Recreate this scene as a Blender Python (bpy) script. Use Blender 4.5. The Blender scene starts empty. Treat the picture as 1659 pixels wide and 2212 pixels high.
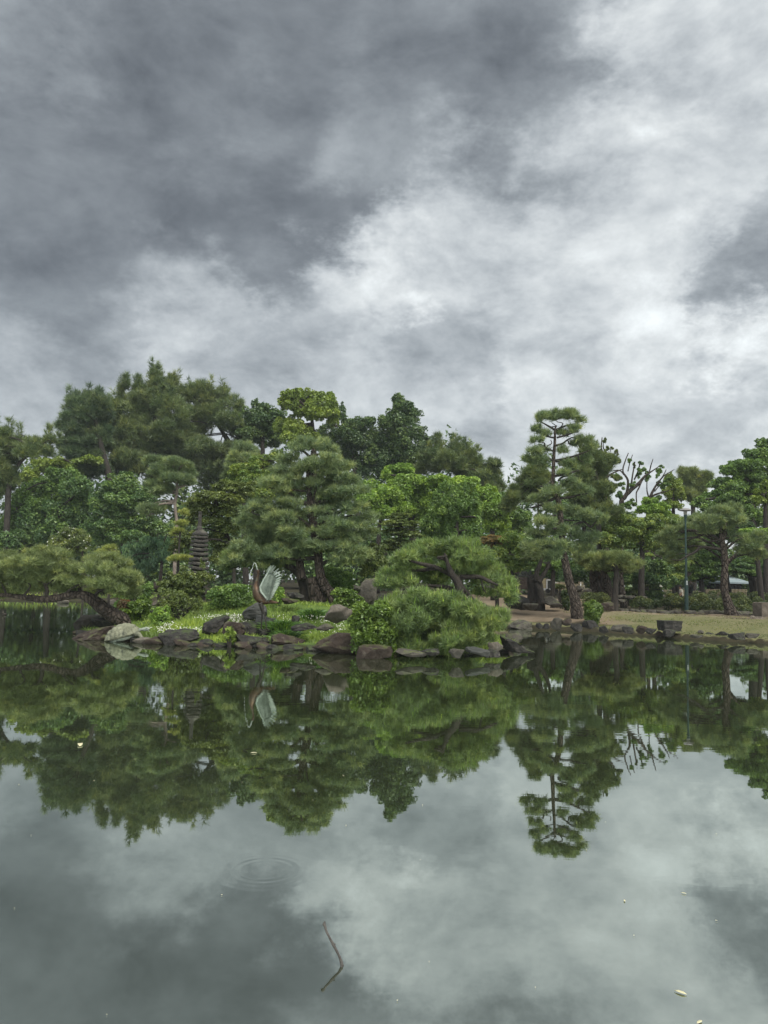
import bpy, math, random
import numpy as np
from mathutils import Vector, Matrix

R = math.radians
rng = np.random.default_rng(11)
random.seed(5)
scene = bpy.context.scene
COL = scene.collection

# ------------------------------------------------------------------ camera
CAM_H, PITCH, ROLL, FPX = 1.8, 5.0, 1.2, 1662.0          # FPX: focal length for a 1659 x 2212 frame
cam_d = bpy.data.cameras.new('camera')
cam = bpy.data.objects.new('camera', cam_d); COL.objects.link(cam)
cam_d.sensor_fit = 'VERTICAL'; cam_d.sensor_height = 36.0; cam_d.sensor_width = 27.0
cam_d.lens = FPX / 2212 * 36.0
cam_d.clip_end = 1500; cam_d.clip_start = 0.05
CM = Matrix.Rotation(R(90 + PITCH), 3, 'X') @ Matrix.Rotation(R(ROLL), 3, 'Z')
cam.location = (0, 0, CAM_H); cam.rotation_euler = CM.to_euler()
scene.camera = cam

# ------------------------------------------------------------------ sky, sun, exposure
EXPOSURE = 1.55
HAZE = .00042
SKY_GAIN = 2 ** -EXPOSURE            # the clouds are given at their photographed brightness
SKY_REST = .75                       # the rest of the overcast dome
SUN_EL, SUN_AZ = 58.0, 150.0      # high, over the camera's right shoulder (azimuth from +Y, clockwise)
world = bpy.data.worlds.new('World'); scene.world = world; world.use_nodes = True
WT = world.node_tree; WT.nodes.clear()

class NT:
    """small helper that writes node trees"""
    def __init__(s, tree): s.t = tree
    def n(s, typ, ins=None, **kw):
        nd = s.t.nodes.new(typ)
        for k, v in kw.items(): setattr(nd, k, v)
        if ins:
            for k, v in ins.items():
                sock = nd.inputs[k]
                if isinstance(v, bpy.types.NodeSocket): s.t.links.new(v, sock)
                else: sock.default_value = v
        return nd
    def m(s, op, a, b=None, c=None, clamp=False):
        nd = s.t.nodes.new('ShaderNodeMath'); nd.operation = op; nd.use_clamp = clamp
        for i, v in enumerate((a, b, c)):
            if v is None: continue
            if isinstance(v, bpy.types.NodeSocket): s.t.links.new(v, nd.inputs[i])
            else: nd.inputs[i].default_value = v
        return nd.outputs[0]
    def v(s, op, a, b=None, out=0):
        nd = s.t.nodes.new('ShaderNodeVectorMath'); nd.operation = op
        for i, v in enumerate((a, b)):
            if v is None: continue
            if isinstance(v, bpy.types.NodeSocket): s.t.links.new(v, nd.inputs[i])
            else: nd.inputs[i].default_value = v
        return nd.outputs[out]
    def scale(s, a, f):
        nd = s.t.nodes.new('ShaderNodeVectorMath'); nd.operation = 'SCALE'
        s.t.links.new(a, nd.inputs[0])
        if isinstance(f, bpy.types.NodeSocket): s.t.links.new(f, nd.inputs['Scale'])
        else: nd.inputs['Scale'].default_value = f
        return nd.outputs[0]
    def mix(s, f, a, b, blend='MIX'):
        nd = s.t.nodes.new('ShaderNodeMix'); nd.data_type = 'RGBA'; nd.blend_type = blend
        for sock, v in ((nd.inputs[0], f), (nd.inputs[6], a), (nd.inputs[7], b)):
            if isinstance(v, bpy.types.NodeSocket): s.t.links.new(v, sock)
            elif isinstance(v, (int, float)): sock.default_value = v
            else: sock.default_value = (*v[:3], 1)
        return nd.outputs[2]
    def ramp(s, f, stops):
        nd = s.t.nodes.new('ShaderNodeValToRGB'); e = nd.color_ramp.elements
        while len(e) < len(stops): e.new(0.5)
        for i, (p, c) in enumerate(stops):
            e[i].position = p; e[i].color = (*c, 1) if not isinstance(c, float) else (c, c, c, 1)
        s.t.links.new(f, nd.inputs[0])
        return nd.outputs[0]
    def noise(s, vec, scale, detail=4, rough=.55, dist=0.0, out=0):
        nd = s.n('ShaderNodeTexNoise', {'Scale': scale, 'Detail': detail, 'Roughness': rough, 'Distortion': dist})
        if vec is not None: s.t.links.new(vec, nd.inputs['Vector'])
        return nd.outputs[out]

def ray(dx, dy):
    return (CM @ Vector(((dx - 829.5) / FPX, -(dy - 1106.0) / FPX, -1.0))).normalized()

w = NT(WT)
geo = w.n('ShaderNodeTexCoord')
D0 = w.v('NORMALIZE', geo.outputs['Generated'])
sep = w.n('ShaderNodeSeparateXYZ', {0: D0})
den = w.m('ADD', w.m('MAXIMUM', sep.outputs[2], 0.0), 0.70)
flat = w.n('ShaderNodeCombineXYZ', {0: w.m('DIVIDE', sep.outputs[0], den), 1: w.m('DIVIDE', sep.outputs[1], den), 2: w.m('MULTIPLY', sep.outputs[2], 1.0)}).outputs[0]
wn = w.noise(flat, 3.6, 7, .67, 0.0, out=1)
wo = w.scale(w.v('SUBTRACT', wn, (.5, .5, .5)), 0.38)
D = w.v('NORMALIZE', w.v('ADD', D0, wo))
# cloud deck: (frame x, frame y, angular radius in frame px, brightness) given as directions in the sky
CLOUD = [(700, 60, 160, .16), (980, 150, 160, .17), (420, 230, 170, .165), (50, 100, 70, .36), (130, 180, 40, .34), (180, 430, 190, .16), (60, 330, 130, .17), (300, 40, 140, .19), (1250, 60, 110, .26),
         (640, 470, 110, .16), (440, 530, 110, .155), (720, 530, 80, .15), (1200, 270, 100, .20), (1130, 180, 100, .17), (820, 270, 60, .31), (960, 300, 70, .25), (730, 370, 50, .36), (370, 650, 60, .56), (550, 640, 70, .20), (600, 590, 50, .19), (260, 690, 50, .34), (560, 230, 40, .27), (380, 290, 36, .26), (330, 170, 40, .22), (540, 420, 40, .24), (880, 60, 50, .2), (1050, 60, 50, .24), (480, 380, 36, .23), (300, 560, 40, .22),
         (900, 560, 60, .70), (1010, 400, 60, .52), (960, 480, 60, .5), (820, 630, 50, .62), (1120, 480, 70, .56), (1390, 150, 70, .90), (1450, 60, 60, .7), (1560, 40, 90, .56), (1480, 280, 90, .50), (1620, 220, 60, .52), (1320, 360, 90, .52), (1570, 570, 60, .22), (1600, 480, 50, .27), (1500, 620, 30, .26),
         (1480, 520, 40, .62), (1260, 540, 100, .60), (1200, 650, 90, .55), (1600, 730, 60, .85), (1420, 680, 80, .62), (960, 760, 70, .33), (1010, 700, 60, .38), (640, 770, 70, .35), (560, 830, 60, .34), (120, 700, 90, .20), (60, 600, 90, .20), (210, 760, 60, .26), (60, 860, 80, .42), (330, 770, 60, .52), (20, 760, 50, .38),
         (930, 880, 80, .5), (1250, 800, 90, .56), (1530, 900, 80, .36), (1400, 850, 70, .54), (740, 650, 50, .58), (500, 710, 40, .5), (480, 790, 60, .40), (1250, 1000, 120, .54), (400, 1000, 150, .44), (740, 820, 60, .48), (800, 1000, 120, .5),
         (-250, 300, 200, .24), (-300, 800, 200, .42), (1950, 300, 200, .5), (2000, 850, 200, .6), (500, -300, 220, .22), (1300, -300, 220, .42)]
num = 0.004 * SKY_REST; dens = 0.004
for cx, cy, rad, val in CLOUD:
    d = ray(cx, cy); k = 1.0 / (rad * .80 / FPX) ** 2
    e = w.m('EXPONENT', w.m('MULTIPLY_ADD', w.v('DOT_PRODUCT', D, tuple(d), out=1), k, -k))
    num = w.m('MULTIPLY_ADD', e, val, num)
    dens = w.m('ADD', e, dens)
val = w.m('DIVIDE', num, dens)
fb = w.noise(flat, 6.0, 7, .65, .25)
fb2 = w.noise(flat, 15.0, 5, .62, .2)
det = w.m('ADD', w.m('MULTIPLY', w.m('SUBTRACT', fb, .5), 1.7), w.m('MULTIPLY', w.m('SUBTRACT', fb2, .5), 0.75))
val = w.m('MULTIPLY', val, w.m('ADD', 1.0, det))
val = w.m('MAXIMUM', w.m('MULTIPLY', val, 1.27 * SKY_GAIN), 0.08 * SKY_GAIN)
tint = w.ramp(w.m('DIVIDE', val, SKY_GAIN), [(0.0, (.89, 1.0, 1.13)), (0.35, (.925, 1.015, 1.08)), (.8, (.96, 1.01, 1.02))])
cloud_col = w.mix(1.0, tint, w.n('ShaderNodeCombineColor', {0: val, 1: val, 2: val}).outputs[0], 'MULTIPLY')
sky = w.n('ShaderNodeTexSky', sky_type='NISHITA', sun_disc=False, sun_elevation=R(SUN_EL), sun_rotation=R(SUN_AZ))
bg1 = w.n('ShaderNodeBackground', {0: sky.outputs[0], 1: 0.05})
bg2 = w.n('ShaderNodeBackground', {0: cloud_col, 1: 1.0})
mx = w.n('ShaderNodeMixShader', {0: 0.94, 1: bg1.outputs[0], 2: bg2.outputs[0]})
wout = w.n('ShaderNodeOutputWorld', {0: mx.outputs[0]})

sun_d = bpy.data.lights.new('sun', 'SUN'); sun_d.energy = 1.5; sun_d.angle = R(40); sun_d.color = (1.0, .945, .84)
sun = bpy.data.objects.new('sun', sun_d); COL.objects.link(sun)
sdir = Vector((math.sin(R(SUN_AZ)) * math.cos(R(SUN_EL)), math.cos(R(SUN_AZ)) * math.cos(R(SUN_EL)), math.sin(R(SUN_EL))))
sun.rotation_euler = sdir.to_track_quat('Z', 'Y').to_euler()
vs = scene.view_settings
vs.view_transform = 'Standard'; vs.look = 'None'; vs.exposure = EXPOSURE; vs.gamma = 1.0; vs.use_curve_mapping = False
scene.cycles.use_denoising = True
scene.cycles.max_bounces = 8; scene.cycles.diffuse_bounces = 3; scene.cycles.transparent_max_bounces = 4

# ------------------------------------------------------------------ placing helpers
def P(dx, dy, Y):
    d = ray(dx, dy); t = Y / d.y
    return np.array((d.x * t, Y, CAM_H + d.z * t))

class Crop:
    def __init__(s, x0, y0, sc): s.x0, s.y0, s.sc = x0, y0, sc
    def d(s, zx, zy): return ((s.x0 + zx / s.sc) * .86406, (s.y0 + zy / s.sc) * .86406)
    def k(s): return .86406 / s.sc
    def p(s, zx, zy, Y): return P(*s.d(zx, zy), Y)
    def m(s, Y): return s.k() * Y / FPX            # metres per crop pixel
cA = Crop(400, 900, 3.318); cB = Crop(400, 1300, 3.318); cC = Crop(1240, 1000, 4.608); cD = Crop(1200, 1250, 4.608)
cE = Crop(800, 1300, 3.016); cF = Crop(0, 1300, 3.456); cG = Crop(1540, 1250, 4.366); cH = Crop(300, 1380, 7.541)
cJ = Crop(0, 900, 3.456); cK = Crop(600, 1380, 9.214); cM = Crop(800, 950, 3.318); cN = Crop(440, 1260, 8.508)
cT = Crop(240, 1540, 10.369); cU = Crop(1540, 1050, 4.366); cI = Crop(0, 0, 1.0 * .86406)   # cI: frame px themselves

SHORE = np.array([(-90, 57), (-40, 52), (-24, 49), (-17.5, 51), (-15, 46), (-13.6, 37), (-11.4, 30), (-10.7, 26.5), (-9.3, 23.2), (-8.3, 21.9),
                  (-6.9, 20.6), (-5.1, 19.9), (-4.1, 19.8), (-3.15, 19.6), (-1.5, 19.3), (-.6, 18.9), (-.3, 18.2), (.35, 18.1), (.8, 18.9), (1.7, 18.8), (2.5, 19.0),
                  (3.75, 20.4), (4.0, 22.5), (3.9, 26), (3.6, 29), (4.3, 30.6), (5.6, 30.2), (7.8, 29.3), (9.7, 27.4), (10.9, 25.9),
                  (12.3, 24.9), (16, 24.2), (30, 22), (90, 20), (90, 260), (-90, 260)])
def sdf(x, y):
    p = np.stack([np.ravel(x), np.ravel(y)], 1).astype(float)
    dmin = np.full(len(p), 1e9); inside = np.zeros(len(p), bool)
    for i in range(len(SHORE)):
        a, b = SHORE[i], SHORE[(i + 1) % len(SHORE)]
        ab = b - a; t = np.clip(((p - a) @ ab) / (ab @ ab), 0, 1)
        dmin = np.minimum(dmin, np.linalg.norm(p - a - t[:, None] * ab, axis=1))
        c = (a[1] > p[:, 1]) != (b[1] > p[:, 1])
        xi = a[0] + (p[:, 1] - a[1]) * (b[0] - a[0]) / (b[1] - a[1] + 1e-12)
        inside ^= c & (p[:, 0] < xi)
    return np.where(inside, dmin, -dmin)
def sst(a, b, x):
    t = np.clip((x - a) / (b - a), 0, 1); return t * t * (3 - 2 * t)
def vnoise(x, y, s, seed=0):
    return (np.sin(x * s * 1.3 + 1.7 * np.sin(y * s * .9 + seed)) + np.sin(y * s * 1.1 + 1.9 * np.sin(x * s * .7 + 2.1 * seed + 1)) + np.sin((x + y) * s * .63 + seed * 3)) / 3
def hT(x, y):
    x = np.asarray(x, float); y = np.asarray(y, float)
    d = sdf(x, y).reshape(x.shape)
    isl = (1 - sst(3.6, 5.6, x)) * sst(-16, -12, x) * 1.0
    hi = .10 + .82 * sst(0, 6.3, d - .3) + .5 * sst(14, 40, d)
    hm = .14 + .42 * sst(0, 5, d) + .45 * sst(12, 34, d)
    d = d - .30 * isl
    land = isl * hi + (1 - isl) * hm + .035 * vnoise(x, y, 1.1, 1) * sst(.3, 2, d)
    return np.where(d > 0, land, np.maximum(-1.2, .10 + d * .9))
def gz(x, y): return float(hT(np.array([x]), np.array([y]))[0])

# ------------------------------------------------------------------ object helpers
def put(name, me, parent=None, base=(0, 0, 0)):
    o = bpy.data.objects.new(name, me); COL.objects.link(o)
    if parent is not None: o.parent = parent
    else: o.location = base
    return o
def mesh_from(V, F, mat, smooth=False, base=(0, 0, 0), name='m'):
    """V (n,3); F an (m,k) array or a list of faces"""
    me = bpy.data.meshes.new(name)
    V = np.asarray(V, np.float32) - np.asarray(base, np.float32)
    if isinstance(F, np.ndarray):
        k = F.shape[1]; nf = len(F)
        me.vertices.add(len(V)); me.vertices.foreach_set('co', V.ravel())
        me.loops.add(nf * k); me.loops.foreach_set('vertex_index', F.astype(np.int32).ravel())
        me.polygons.add(nf); me.polygons.foreach_set('loop_start', np.arange(0, nf * k, k, dtype=np.int32))
        me.update(calc_edges=True)
    else:
        me.from_pydata([tuple(map(float, v)) for v in V], [], [tuple(int(i) for i in f) for f in F]); me.update()
    if smooth: me.polygons.foreach_set('use_smooth', np.ones(len(me.polygons), bool))
    if mat is not None: me.materials.append(mat)
    return me
def tag(o, label=None, cat=None, group=None, kind=None):
    for k, v in (('label', label), ('category', cat), ('group', group), ('kind', kind)):
        if v: o[k] = v
    return o
def thing(name, label, cat, base, group=None):
    o = bpy.data.objects.new(name, None); COL.objects.link(o); o.location = tuple(base); o.empty_display_size = .2
    return tag(o, label, cat, group)
class MB:
    """collects shapes for one mesh"""
    def __init__(s): s.V, s.F, s.n = [], [], 0
    def add(s, V, F):
        V = np.asarray(V, float)
        s.F += [tuple(int(i) + s.n for i in f) for f in F]
        s.V.append(V); s.n += len(V); return s
    def box(s, c, size, rz=0.0, taper=1.0):
        hx, hy, hz = [q / 2 for q in size]; v = []
        for z, t in ((-hz, 1), (hz, taper)):
            for a, b in ((-1, -1), (1, -1), (1, 1), (-1, 1)): v.append((a * hx * t, b * hy * t, z))
        v = np.array(v); cs, sn = math.cos(rz), math.sin(rz)
        v = np.stack([v[:, 0] * cs - v[:, 1] * sn, v[:, 0] * sn + v[:, 1] * cs, v[:, 2]], 1) + np.asarray(c)
        return s.add(v, [(3, 2, 1, 0), (4, 5, 6, 7), (0, 1, 5, 4), (1, 2, 6, 5), (2, 3, 7, 6), (3, 0, 4, 7)])
    def lathe(s, prof, c=(0, 0, 0), n=20, cap=True):
        v = []; f = []
        for r, z in prof:
            for i in range(n):
                a = 2 * math.pi * i / n; v.append((c[0] + r * math.cos(a), c[1] + r * math.sin(a), c[2] + z))
        for j in range(len(prof) - 1):
            for i in range(n):
                i2 = (i + 1) % n; f.append((j * n + i, j * n + i2, (j + 1) * n + i2, (j + 1) * n + i))
        if cap: f += [tuple(range(n - 1, -1, -1)), tuple(range((len(prof) - 1) * n, len(prof) * n))]
        return s.add(v, f)
    def tube(s, pts, rad, n=10, rough=0.0, sq=None, smooth=4, seed=0):
        V, F = tube(pts, rad, n, rough, sq, smooth, seed); return s.add(V, F)
    def build(s, name, mat, parent=None, base=(0, 0, 0), smooth=True, auto=None):
        me = mesh_from(np.concatenate(s.V), s.F, mat, smooth, base, name)
        o = put(name, me, parent, base)
        if auto: 
            me.set_sharp_from_angle(angle=R(auto))
        return o
def crom(pts, k):
    """Catmull-Rom resample of an (n,d) path"""
    p = np.asarray(pts, float)
    if len(p) < 3 or k < 2:
        return p if k < 2 else np.concatenate([[p[i] + (p[i + 1] - p[i]) * t for t in np.linspace(0, 1, k, endpoint=False)] for i in range(len(p) - 1)] + [[p[-1]]])
    q = np.vstack([2 * p[0] - p[1], p, 2 * p[-1] - p[-2]]); out = []
    for i in range(1, len(q) - 2):
        for t in np.linspace(0, 1, k, endpoint=False):
            a, b, c, d = q[i - 1], q[i], q[i + 1], q[i + 2]
            out.append(.5 * (2 * b + (c - a) * t + (2 * a - 5 * b + 4 * c - d) * t * t + (3 * b - a - 3 * c + d) * t ** 3))
    out.append(p[-1]); return np.array(out)
def tube(pts, rad, n=10, rough=0.0, sq=None, smooth=4, seed=0):
    path = crom(np.column_stack([np.asarray(pts, float), rad]), smooth)
    C, r = path[:, :3], np.maximum(path[:, 3], .002)
    T = np.gradient(C, axis=0); T /= np.linalg.norm(T, axis=1)[:, None] + 1e-9
    up = np.array((0., 1., 0.)) if abs(T[0][1]) < .8 else np.array((1., 0, 0))
    N = np.zeros_like(T); v = np.cross(T[0], up); v /= np.linalg.norm(v)
    for i in range(len(T)):
        v = v - T[i] * (v @ T[i]); v /= np.linalg.norm(v); N[i] = v
    B = np.cross(T, N); a = np.linspace(0, 2 * np.pi, n, endpoint=False)
    rr = r[:, None] * np.ones(n)[None]
    if rough:
        ln = np.concatenate([[0], np.cumsum(np.linalg.norm(np.diff(C, axis=0), axis=1))])
        q = ln[:, None] / (r.mean() * 2.2)
        rr = rr * (1 + rough * (np.sin(3 * a[None] + q * 1.3 + seed) * .5 + np.sin(5 * a[None] - q * 2.1 + seed * 2) * .4 + np.sin(2 * a[None] + q * 3.7 + seed * 5) * .5))
    sx, sy = (1, 1) if sq is None else sq
    V = C[:, None] + rr[..., None] * (np.cos(a)[None, :, None] * N[:, None] * sx + np.sin(a)[None, :, None] * B[:, None] * sy)
    m = len(C); F = []
    for j in range(m - 1):
        for i in range(n):
            i2 = (i + 1) % n; F.append((j * n + i, j * n + i2, (j + 1) * n + i2, (j + 1) * n + i))
    F += [tuple(range(n - 1, -1, -1)), tuple(range((m - 1) * n, m * n))]
    return V.reshape(-1, 3), F

# ------------------------------------------------------------------ materials
def newmat(name):
    m = bpy.data.materials.new(name); m.use_nodes = True; m.node_tree.nodes.clear(); return m, NT(m.node_tree)
def leafmat(name, a, b, trans=.32, gloss=.04, clump=.9):
    m, t = newmat(name)
    rnd = t.n('ShaderNodeAttribute', attribute_name='tone').outputs['Fac']      # a leaf's own tone: old and young growth differ
    oc = t.n('ShaderNodeTexCoord').outputs['Object']
    hue = t.noise(oc, .45, 2)
    c = t.ramp(rnd, [(0.0, tuple(q * .62 for q in a)), (.35, a), (.75, b), (1.0, (b[0] * 1.45 + .015, b[1] * 1.3 + .01, b[2] * 1.1))])
    c = t.mix(t.m('MULTIPLY_ADD', hue, 1.1, -.3, clamp=True), c, t.mix(1.0, c, (1.12, .92, .85), 'MULTIPLY'))
    df = t.n('ShaderNodeBsdfDiffuse', {'Color': c})
    tr = t.n('ShaderNodeBsdfTranslucent', {'Color': t.mix(1.0, c, (1.2, 1.15, .7), 'MULTIPLY')})
    mx = t.n('ShaderNodeMixShader', {0: trans, 1: df.outputs[0], 2: tr.outputs[0]})
    gl = t.n('ShaderNodeBsdfGlossy', {'Color': (.8, .85, .85, 1), 'Roughness': .45})
    mx2 = t.n('ShaderNodeMixShader', {0: gloss, 1: mx.outputs[0], 2: gl.outputs[0]})
    t.n('ShaderNodeOutputMaterial', {0: mx2.outputs[0]})
    return m
def surf(name, cols, scale=4, rough=.85, bump=.4, bscale=18, moss=None, spots=None, metal=0.0, stretch=(1, 1, 1), spec=.3, crack=0):
    """rock, bark, earth, metal: mottled base colour with fine relief"""
    m, t = newmat(name)
    oc = t.v('MULTIPLY', t.n('ShaderNodeTexCoord').outputs['Object'], stretch)
    nz = t.noise(oc, scale, 6, .62, .4)
    k = len(cols); c = t.ramp(nz, [(.3 + .4 * i / max(1, k - 1), col) for i, col in enumerate(cols)])
    if spots:
        col, sc, lo = spots
        c = t.mix(t.m('MULTIPLY', t.m('SUBTRACT', t.noise(oc, sc, 5, .65), lo, clamp=True), 7, clamp=True), c, col)
    if moss:
        up = t.n('ShaderNodeSeparateXYZ', {0: t.n('ShaderNodeNewGeometry').outputs['Normal']}).outputs[2]
        f = t.m('MULTIPLY', t.m('MULTIPLY', t.m('SUBTRACT', up, .35, clamp=True), 1.6, clamp=True), t.m('MULTIPLY', t.m('SUBTRACT', t.noise(oc, 3.0, 4), .45, clamp=True), 6, clamp=True))
        c = t.mix(f, c, moss)
    h = t.noise(oc, bscale, 7, .65)
    if crack:
        vo = t.n('ShaderNodeTexVoronoi', {'Scale': crack, 'Vector': oc}, feature='DISTANCE_TO_EDGE')
        e = t.m('MULTIPLY', vo.outputs['Distance'], 5, clamp=True)
        h = t.m('ADD', h, t.m('MULTIPLY', e, 1.2))
        c = t.mix(t.m('MULTIPLY', t.m('SUBTRACT', 1.0, e), .6), c, tuple(q * .45 for q in cols[0]))
    bp = t.n('ShaderNodeBump', {'Strength': bump, 'Distance': .1, 'Height': h})
    b = t.n('ShaderNodeBsdfPrincipled', {'Base Color': c, 'Roughness': rough, 'Metallic': metal, 'Normal': bp.outputs[0], 'Specular IOR Level': spec})
    t.n('ShaderNodeOutputMaterial', {0: b.outputs[0]})
    return m
M = {}
# needles and leaves
M['pine_dark'] = leafmat('pine_needles_dark', (0.084, 0.139, 0.057), (0.184, 0.246, 0.092))
M['pine_blue'] = leafmat('pine_needles_deep', (0.069, 0.125, 0.063), (0.147, 0.215, 0.097))
M['pine_grey'] = leafmat('pine_needles_grey', (0.122, 0.193, 0.096), (0.254, 0.338, 0.145))
M['pine_olive'] = leafmat('pine_needles_olive', (0.131, 0.187, 0.071), (0.255, 0.325, 0.128))
M['pine_fresh'] = leafmat('pine_needles_fresh', (0.108, 0.180, 0.061), (0.233, 0.328, 0.106))
M['pine_yellow'] = leafmat('pine_needles_yellow', (0.232, 0.290, 0.072), (0.377, 0.435, 0.116))
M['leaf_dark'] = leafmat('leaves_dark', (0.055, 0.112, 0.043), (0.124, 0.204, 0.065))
M['leaf_deep'] = leafmat('leaves_deep', (0.062, 0.131, 0.044), (0.143, 0.245, 0.067))
M['leaf_mid'] = leafmat('leaves_mid', (0.085, 0.168, 0.041), (0.173, 0.296, 0.068))
M['leaf_bright'] = leafmat('leaves_bright', (0.143, 0.265, 0.041), (0.259, 0.419, 0.069))
M['leaf_lime'] = leafmat('leaves_lime', (0.134, 0.207, 0.037), (0.239, 0.342, 0.063))
M['leaf_olive'] = leafmat('leaves_olive', (.082, .125, .034), (.165, .225, .060))
M['leaf_maple'] = leafmat('leaves_maple', (0.112, 0.200, 0.049), (0.244, 0.331, 0.073))
M['leaf_orange'] = leafmat('leaves_orange', (.15, .14, .05), (.29, .20, .075))
M['leaf_red'] = leafmat('leaves_red', (.10, .10, .035), (.19, .085, .045))
M['leaf_azalea'] = leafmat('leaves_azalea', (0.074, 0.138, 0.022), (0.164, 0.268, 0.047))
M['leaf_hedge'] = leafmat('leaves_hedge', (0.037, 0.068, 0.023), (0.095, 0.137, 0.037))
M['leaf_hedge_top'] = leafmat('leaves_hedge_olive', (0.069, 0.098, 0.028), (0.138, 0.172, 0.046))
M['leaf_weep'] = leafmat('leaves_weeping', (0.068, 0.152, 0.076), (0.138, 0.248, 0.110))
M['grass'] = leafmat('grass_blades', (0.131, 0.214, 0.042), (0.277, 0.415, 0.078), clump=.6)
M['lawn'] = leafmat('lawn_blades', (0.092, 0.138, 0.037), (0.174, 0.212, 0.069), clump=.5)
M['iris'] = leafmat('iris_blades', (0.052, 0.127, 0.029), (0.127, 0.265, 0.057))
M['white_petal'] = surf('white_petals', [(.7, .7, .62), (.82, .82, .76)], 30, .8, 0)
# bark
M['bark_pine'] = surf('pine_bark', [(0.038, 0.031, 0.025), (0.085, 0.068, 0.056), (0.145, 0.119, 0.100)], 7, .95, .9, 22, stretch=(1, 1, .45), crack=9)
M['bark_dark'] = surf('dark_bark', [(.022, .02, .018), (.055, .047, .04)], 7, .95, .8, 20, stretch=(1, 1, .4))
M['bark_pale'] = surf('pale_bark', [(0.144, 0.117, 0.099), (0.270, 0.230, 0.198)], 8, .9, .6, 20, stretch=(1, 1, .4))
M['bark_brown'] = surf('brown_bark', [(0.043, 0.034, 0.028), (0.105, 0.087, 0.071)], 7, .95, .9, 20, stretch=(1, 1, .35), crack=8)
M['stump_wood'] = surf('weathered_wood', [(.10, .085, .07), (.26, .225, .19)], 9, .95, 1.0, 24, stretch=(1, 1, .2))
# stone
M['rock_dark'] = surf('dark_rock', [(0.011, 0.010, 0.010), (0.026, 0.025, 0.024), (0.060, 0.055, 0.049)], 3.2, .8, .8, 9, moss=(.05, .075, .02), spots=((.085, .08, .07), 9, .56))
M['rock_brown'] = surf('brown_rock', [(0.019, 0.013, 0.011), (0.043, 0.032, 0.026), (0.070, 0.056, 0.046)], 3.0, .85, .8, 9, moss=(.07, .09, .025), spots=((.11, .095, .08), 7, .58))
M['rock_grey'] = surf('grey_rock', [(0.036, 0.034, 0.029), (0.072, 0.066, 0.056), (0.114, 0.105, 0.089)], 3.5, .85, .6, 11, moss=(.08, .10, .03), spots=((.07, .07, .068), 6, .58))
M['rock_pale'] = surf('pale_rock', [(0.071, 0.061, 0.050), (0.117, 0.104, 0.086), (0.159, 0.143, 0.119)], 2.6, .9, .5, 10, stretch=(1, 1, .35), spots=((.13, .12, .11), 5, .58))
M['rock_blue'] = surf('blue_grey_rock', [(0.024, 0.027, 0.026), (0.049, 0.052, 0.049), (0.082, 0.083, 0.076)], 3.0, .85, .6, 10, stretch=(.5, 1, 2.0))
M['pagoda_stone'] = surf('pagoda_stone', [(0.027, 0.025, 0.023), (0.053, 0.050, 0.046), (0.078, 0.074, 0.068)], 6, .9, .5, 20, moss=(.12, .12, .09), spots=((.05, .047, .046), 7, .55))
M['block_stone'] = surf('cut_block_stone', [(0.072, 0.059, 0.048), (0.119, 0.101, 0.084), (0.161, 0.141, 0.117)], 4, .9, .4, 16, spots=((.1, .09, .08), 5, .6))

# ground: colours vary with place (grass on the islet, bare earth and lawn on the bank)
def ground_mat():
    m, t = newmat('ground_earth')
    at = t.n('ShaderNodeAttribute', attribute_name='cover').outputs['Color']
    oc = t.n('ShaderNodeTexCoord').outputs['Object']
    sp = t.n('ShaderNodeSeparateColor', {0: at})
    nz = t.noise(oc, 1.3, 7, .65); n2 = t.noise(oc, 14, 5, .7); n3 = t.noise(oc, .45, 5, .6, 1.0)
    grass = t.ramp(nz, [(.3, (.05, .085, .022)), (.55, (.095, .15, .035)), (.75, (.14, .18, .05))])
    dirt = t.ramp(t.m('ADD', t.m('MULTIPLY', n3, .6), t.m('MULTIPLY', n2, .4)), [(.3, (.10, .078, .055)), (.5, (.175, .138, .098)), (.7, (.25, .205, .15))])
    lawn = t.ramp(t.m('ADD', t.m('MULTIPLY', nz, .5), t.m('MULTIPLY', n2, .5)), [(.32, (.075, .09, .035)), (.5, (.125, .125, .06)), (.7, (.175, .155, .095))])
    dark_soil = t.ramp(nz, [(.3, (.016, .015, .010)), (.7, (.050, .044, .026))])  # dark bare soil of the shore band and uncovered ground
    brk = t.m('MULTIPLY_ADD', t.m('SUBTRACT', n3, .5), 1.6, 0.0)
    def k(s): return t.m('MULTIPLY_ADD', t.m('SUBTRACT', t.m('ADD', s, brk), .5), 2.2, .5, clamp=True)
    c = t.mix(k(sp.outputs[0]), dark_soil, grass); c = t.mix(k(sp.outputs[1]), c, dirt); c = t.mix(k(sp.outputs[2]), c, lawn)
    bp = t.n('ShaderNodeBump', {'Strength': .6, 'Distance': .05, 'Height': n2})
    b = t.n('ShaderNodeBsdfPrincipled', {'Base Color': c, 'Roughness': .95, 'Normal': bp.outputs[0], 'Specular IOR Level': .15})
    t.n('ShaderNodeOutputMaterial', {0: b.outputs[0]}); return m
def axis(parts):
    out = []
    for a, b, st in parts: out += list(np.arange(a, b, st))
    return np.array(out + [parts[-1][1]])
gx = axis([(-160, -40, 8), (-40, -14, 1.0), (-14, 14, .22), (14, 40, 1.0), (40, 160, 8)])
gy = axis([(-30, 14, 4), (14, 16, .5), (16, 38, .22), (38, 60, 1.0), (60, 260, 10)])
X, Yg = np.meshgrid(gx, gy)
H = hT(X, Yg)
dd = sdf(X, Yg).reshape(X.shape)
fine = sst(.3, 2, dd)
H = H + .03 * vnoise(X, Yg, 3.1, 4) * fine
nx, ny = len(gx), len(gy)
idx = np.arange(nx * ny).reshape(ny, nx)
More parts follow.
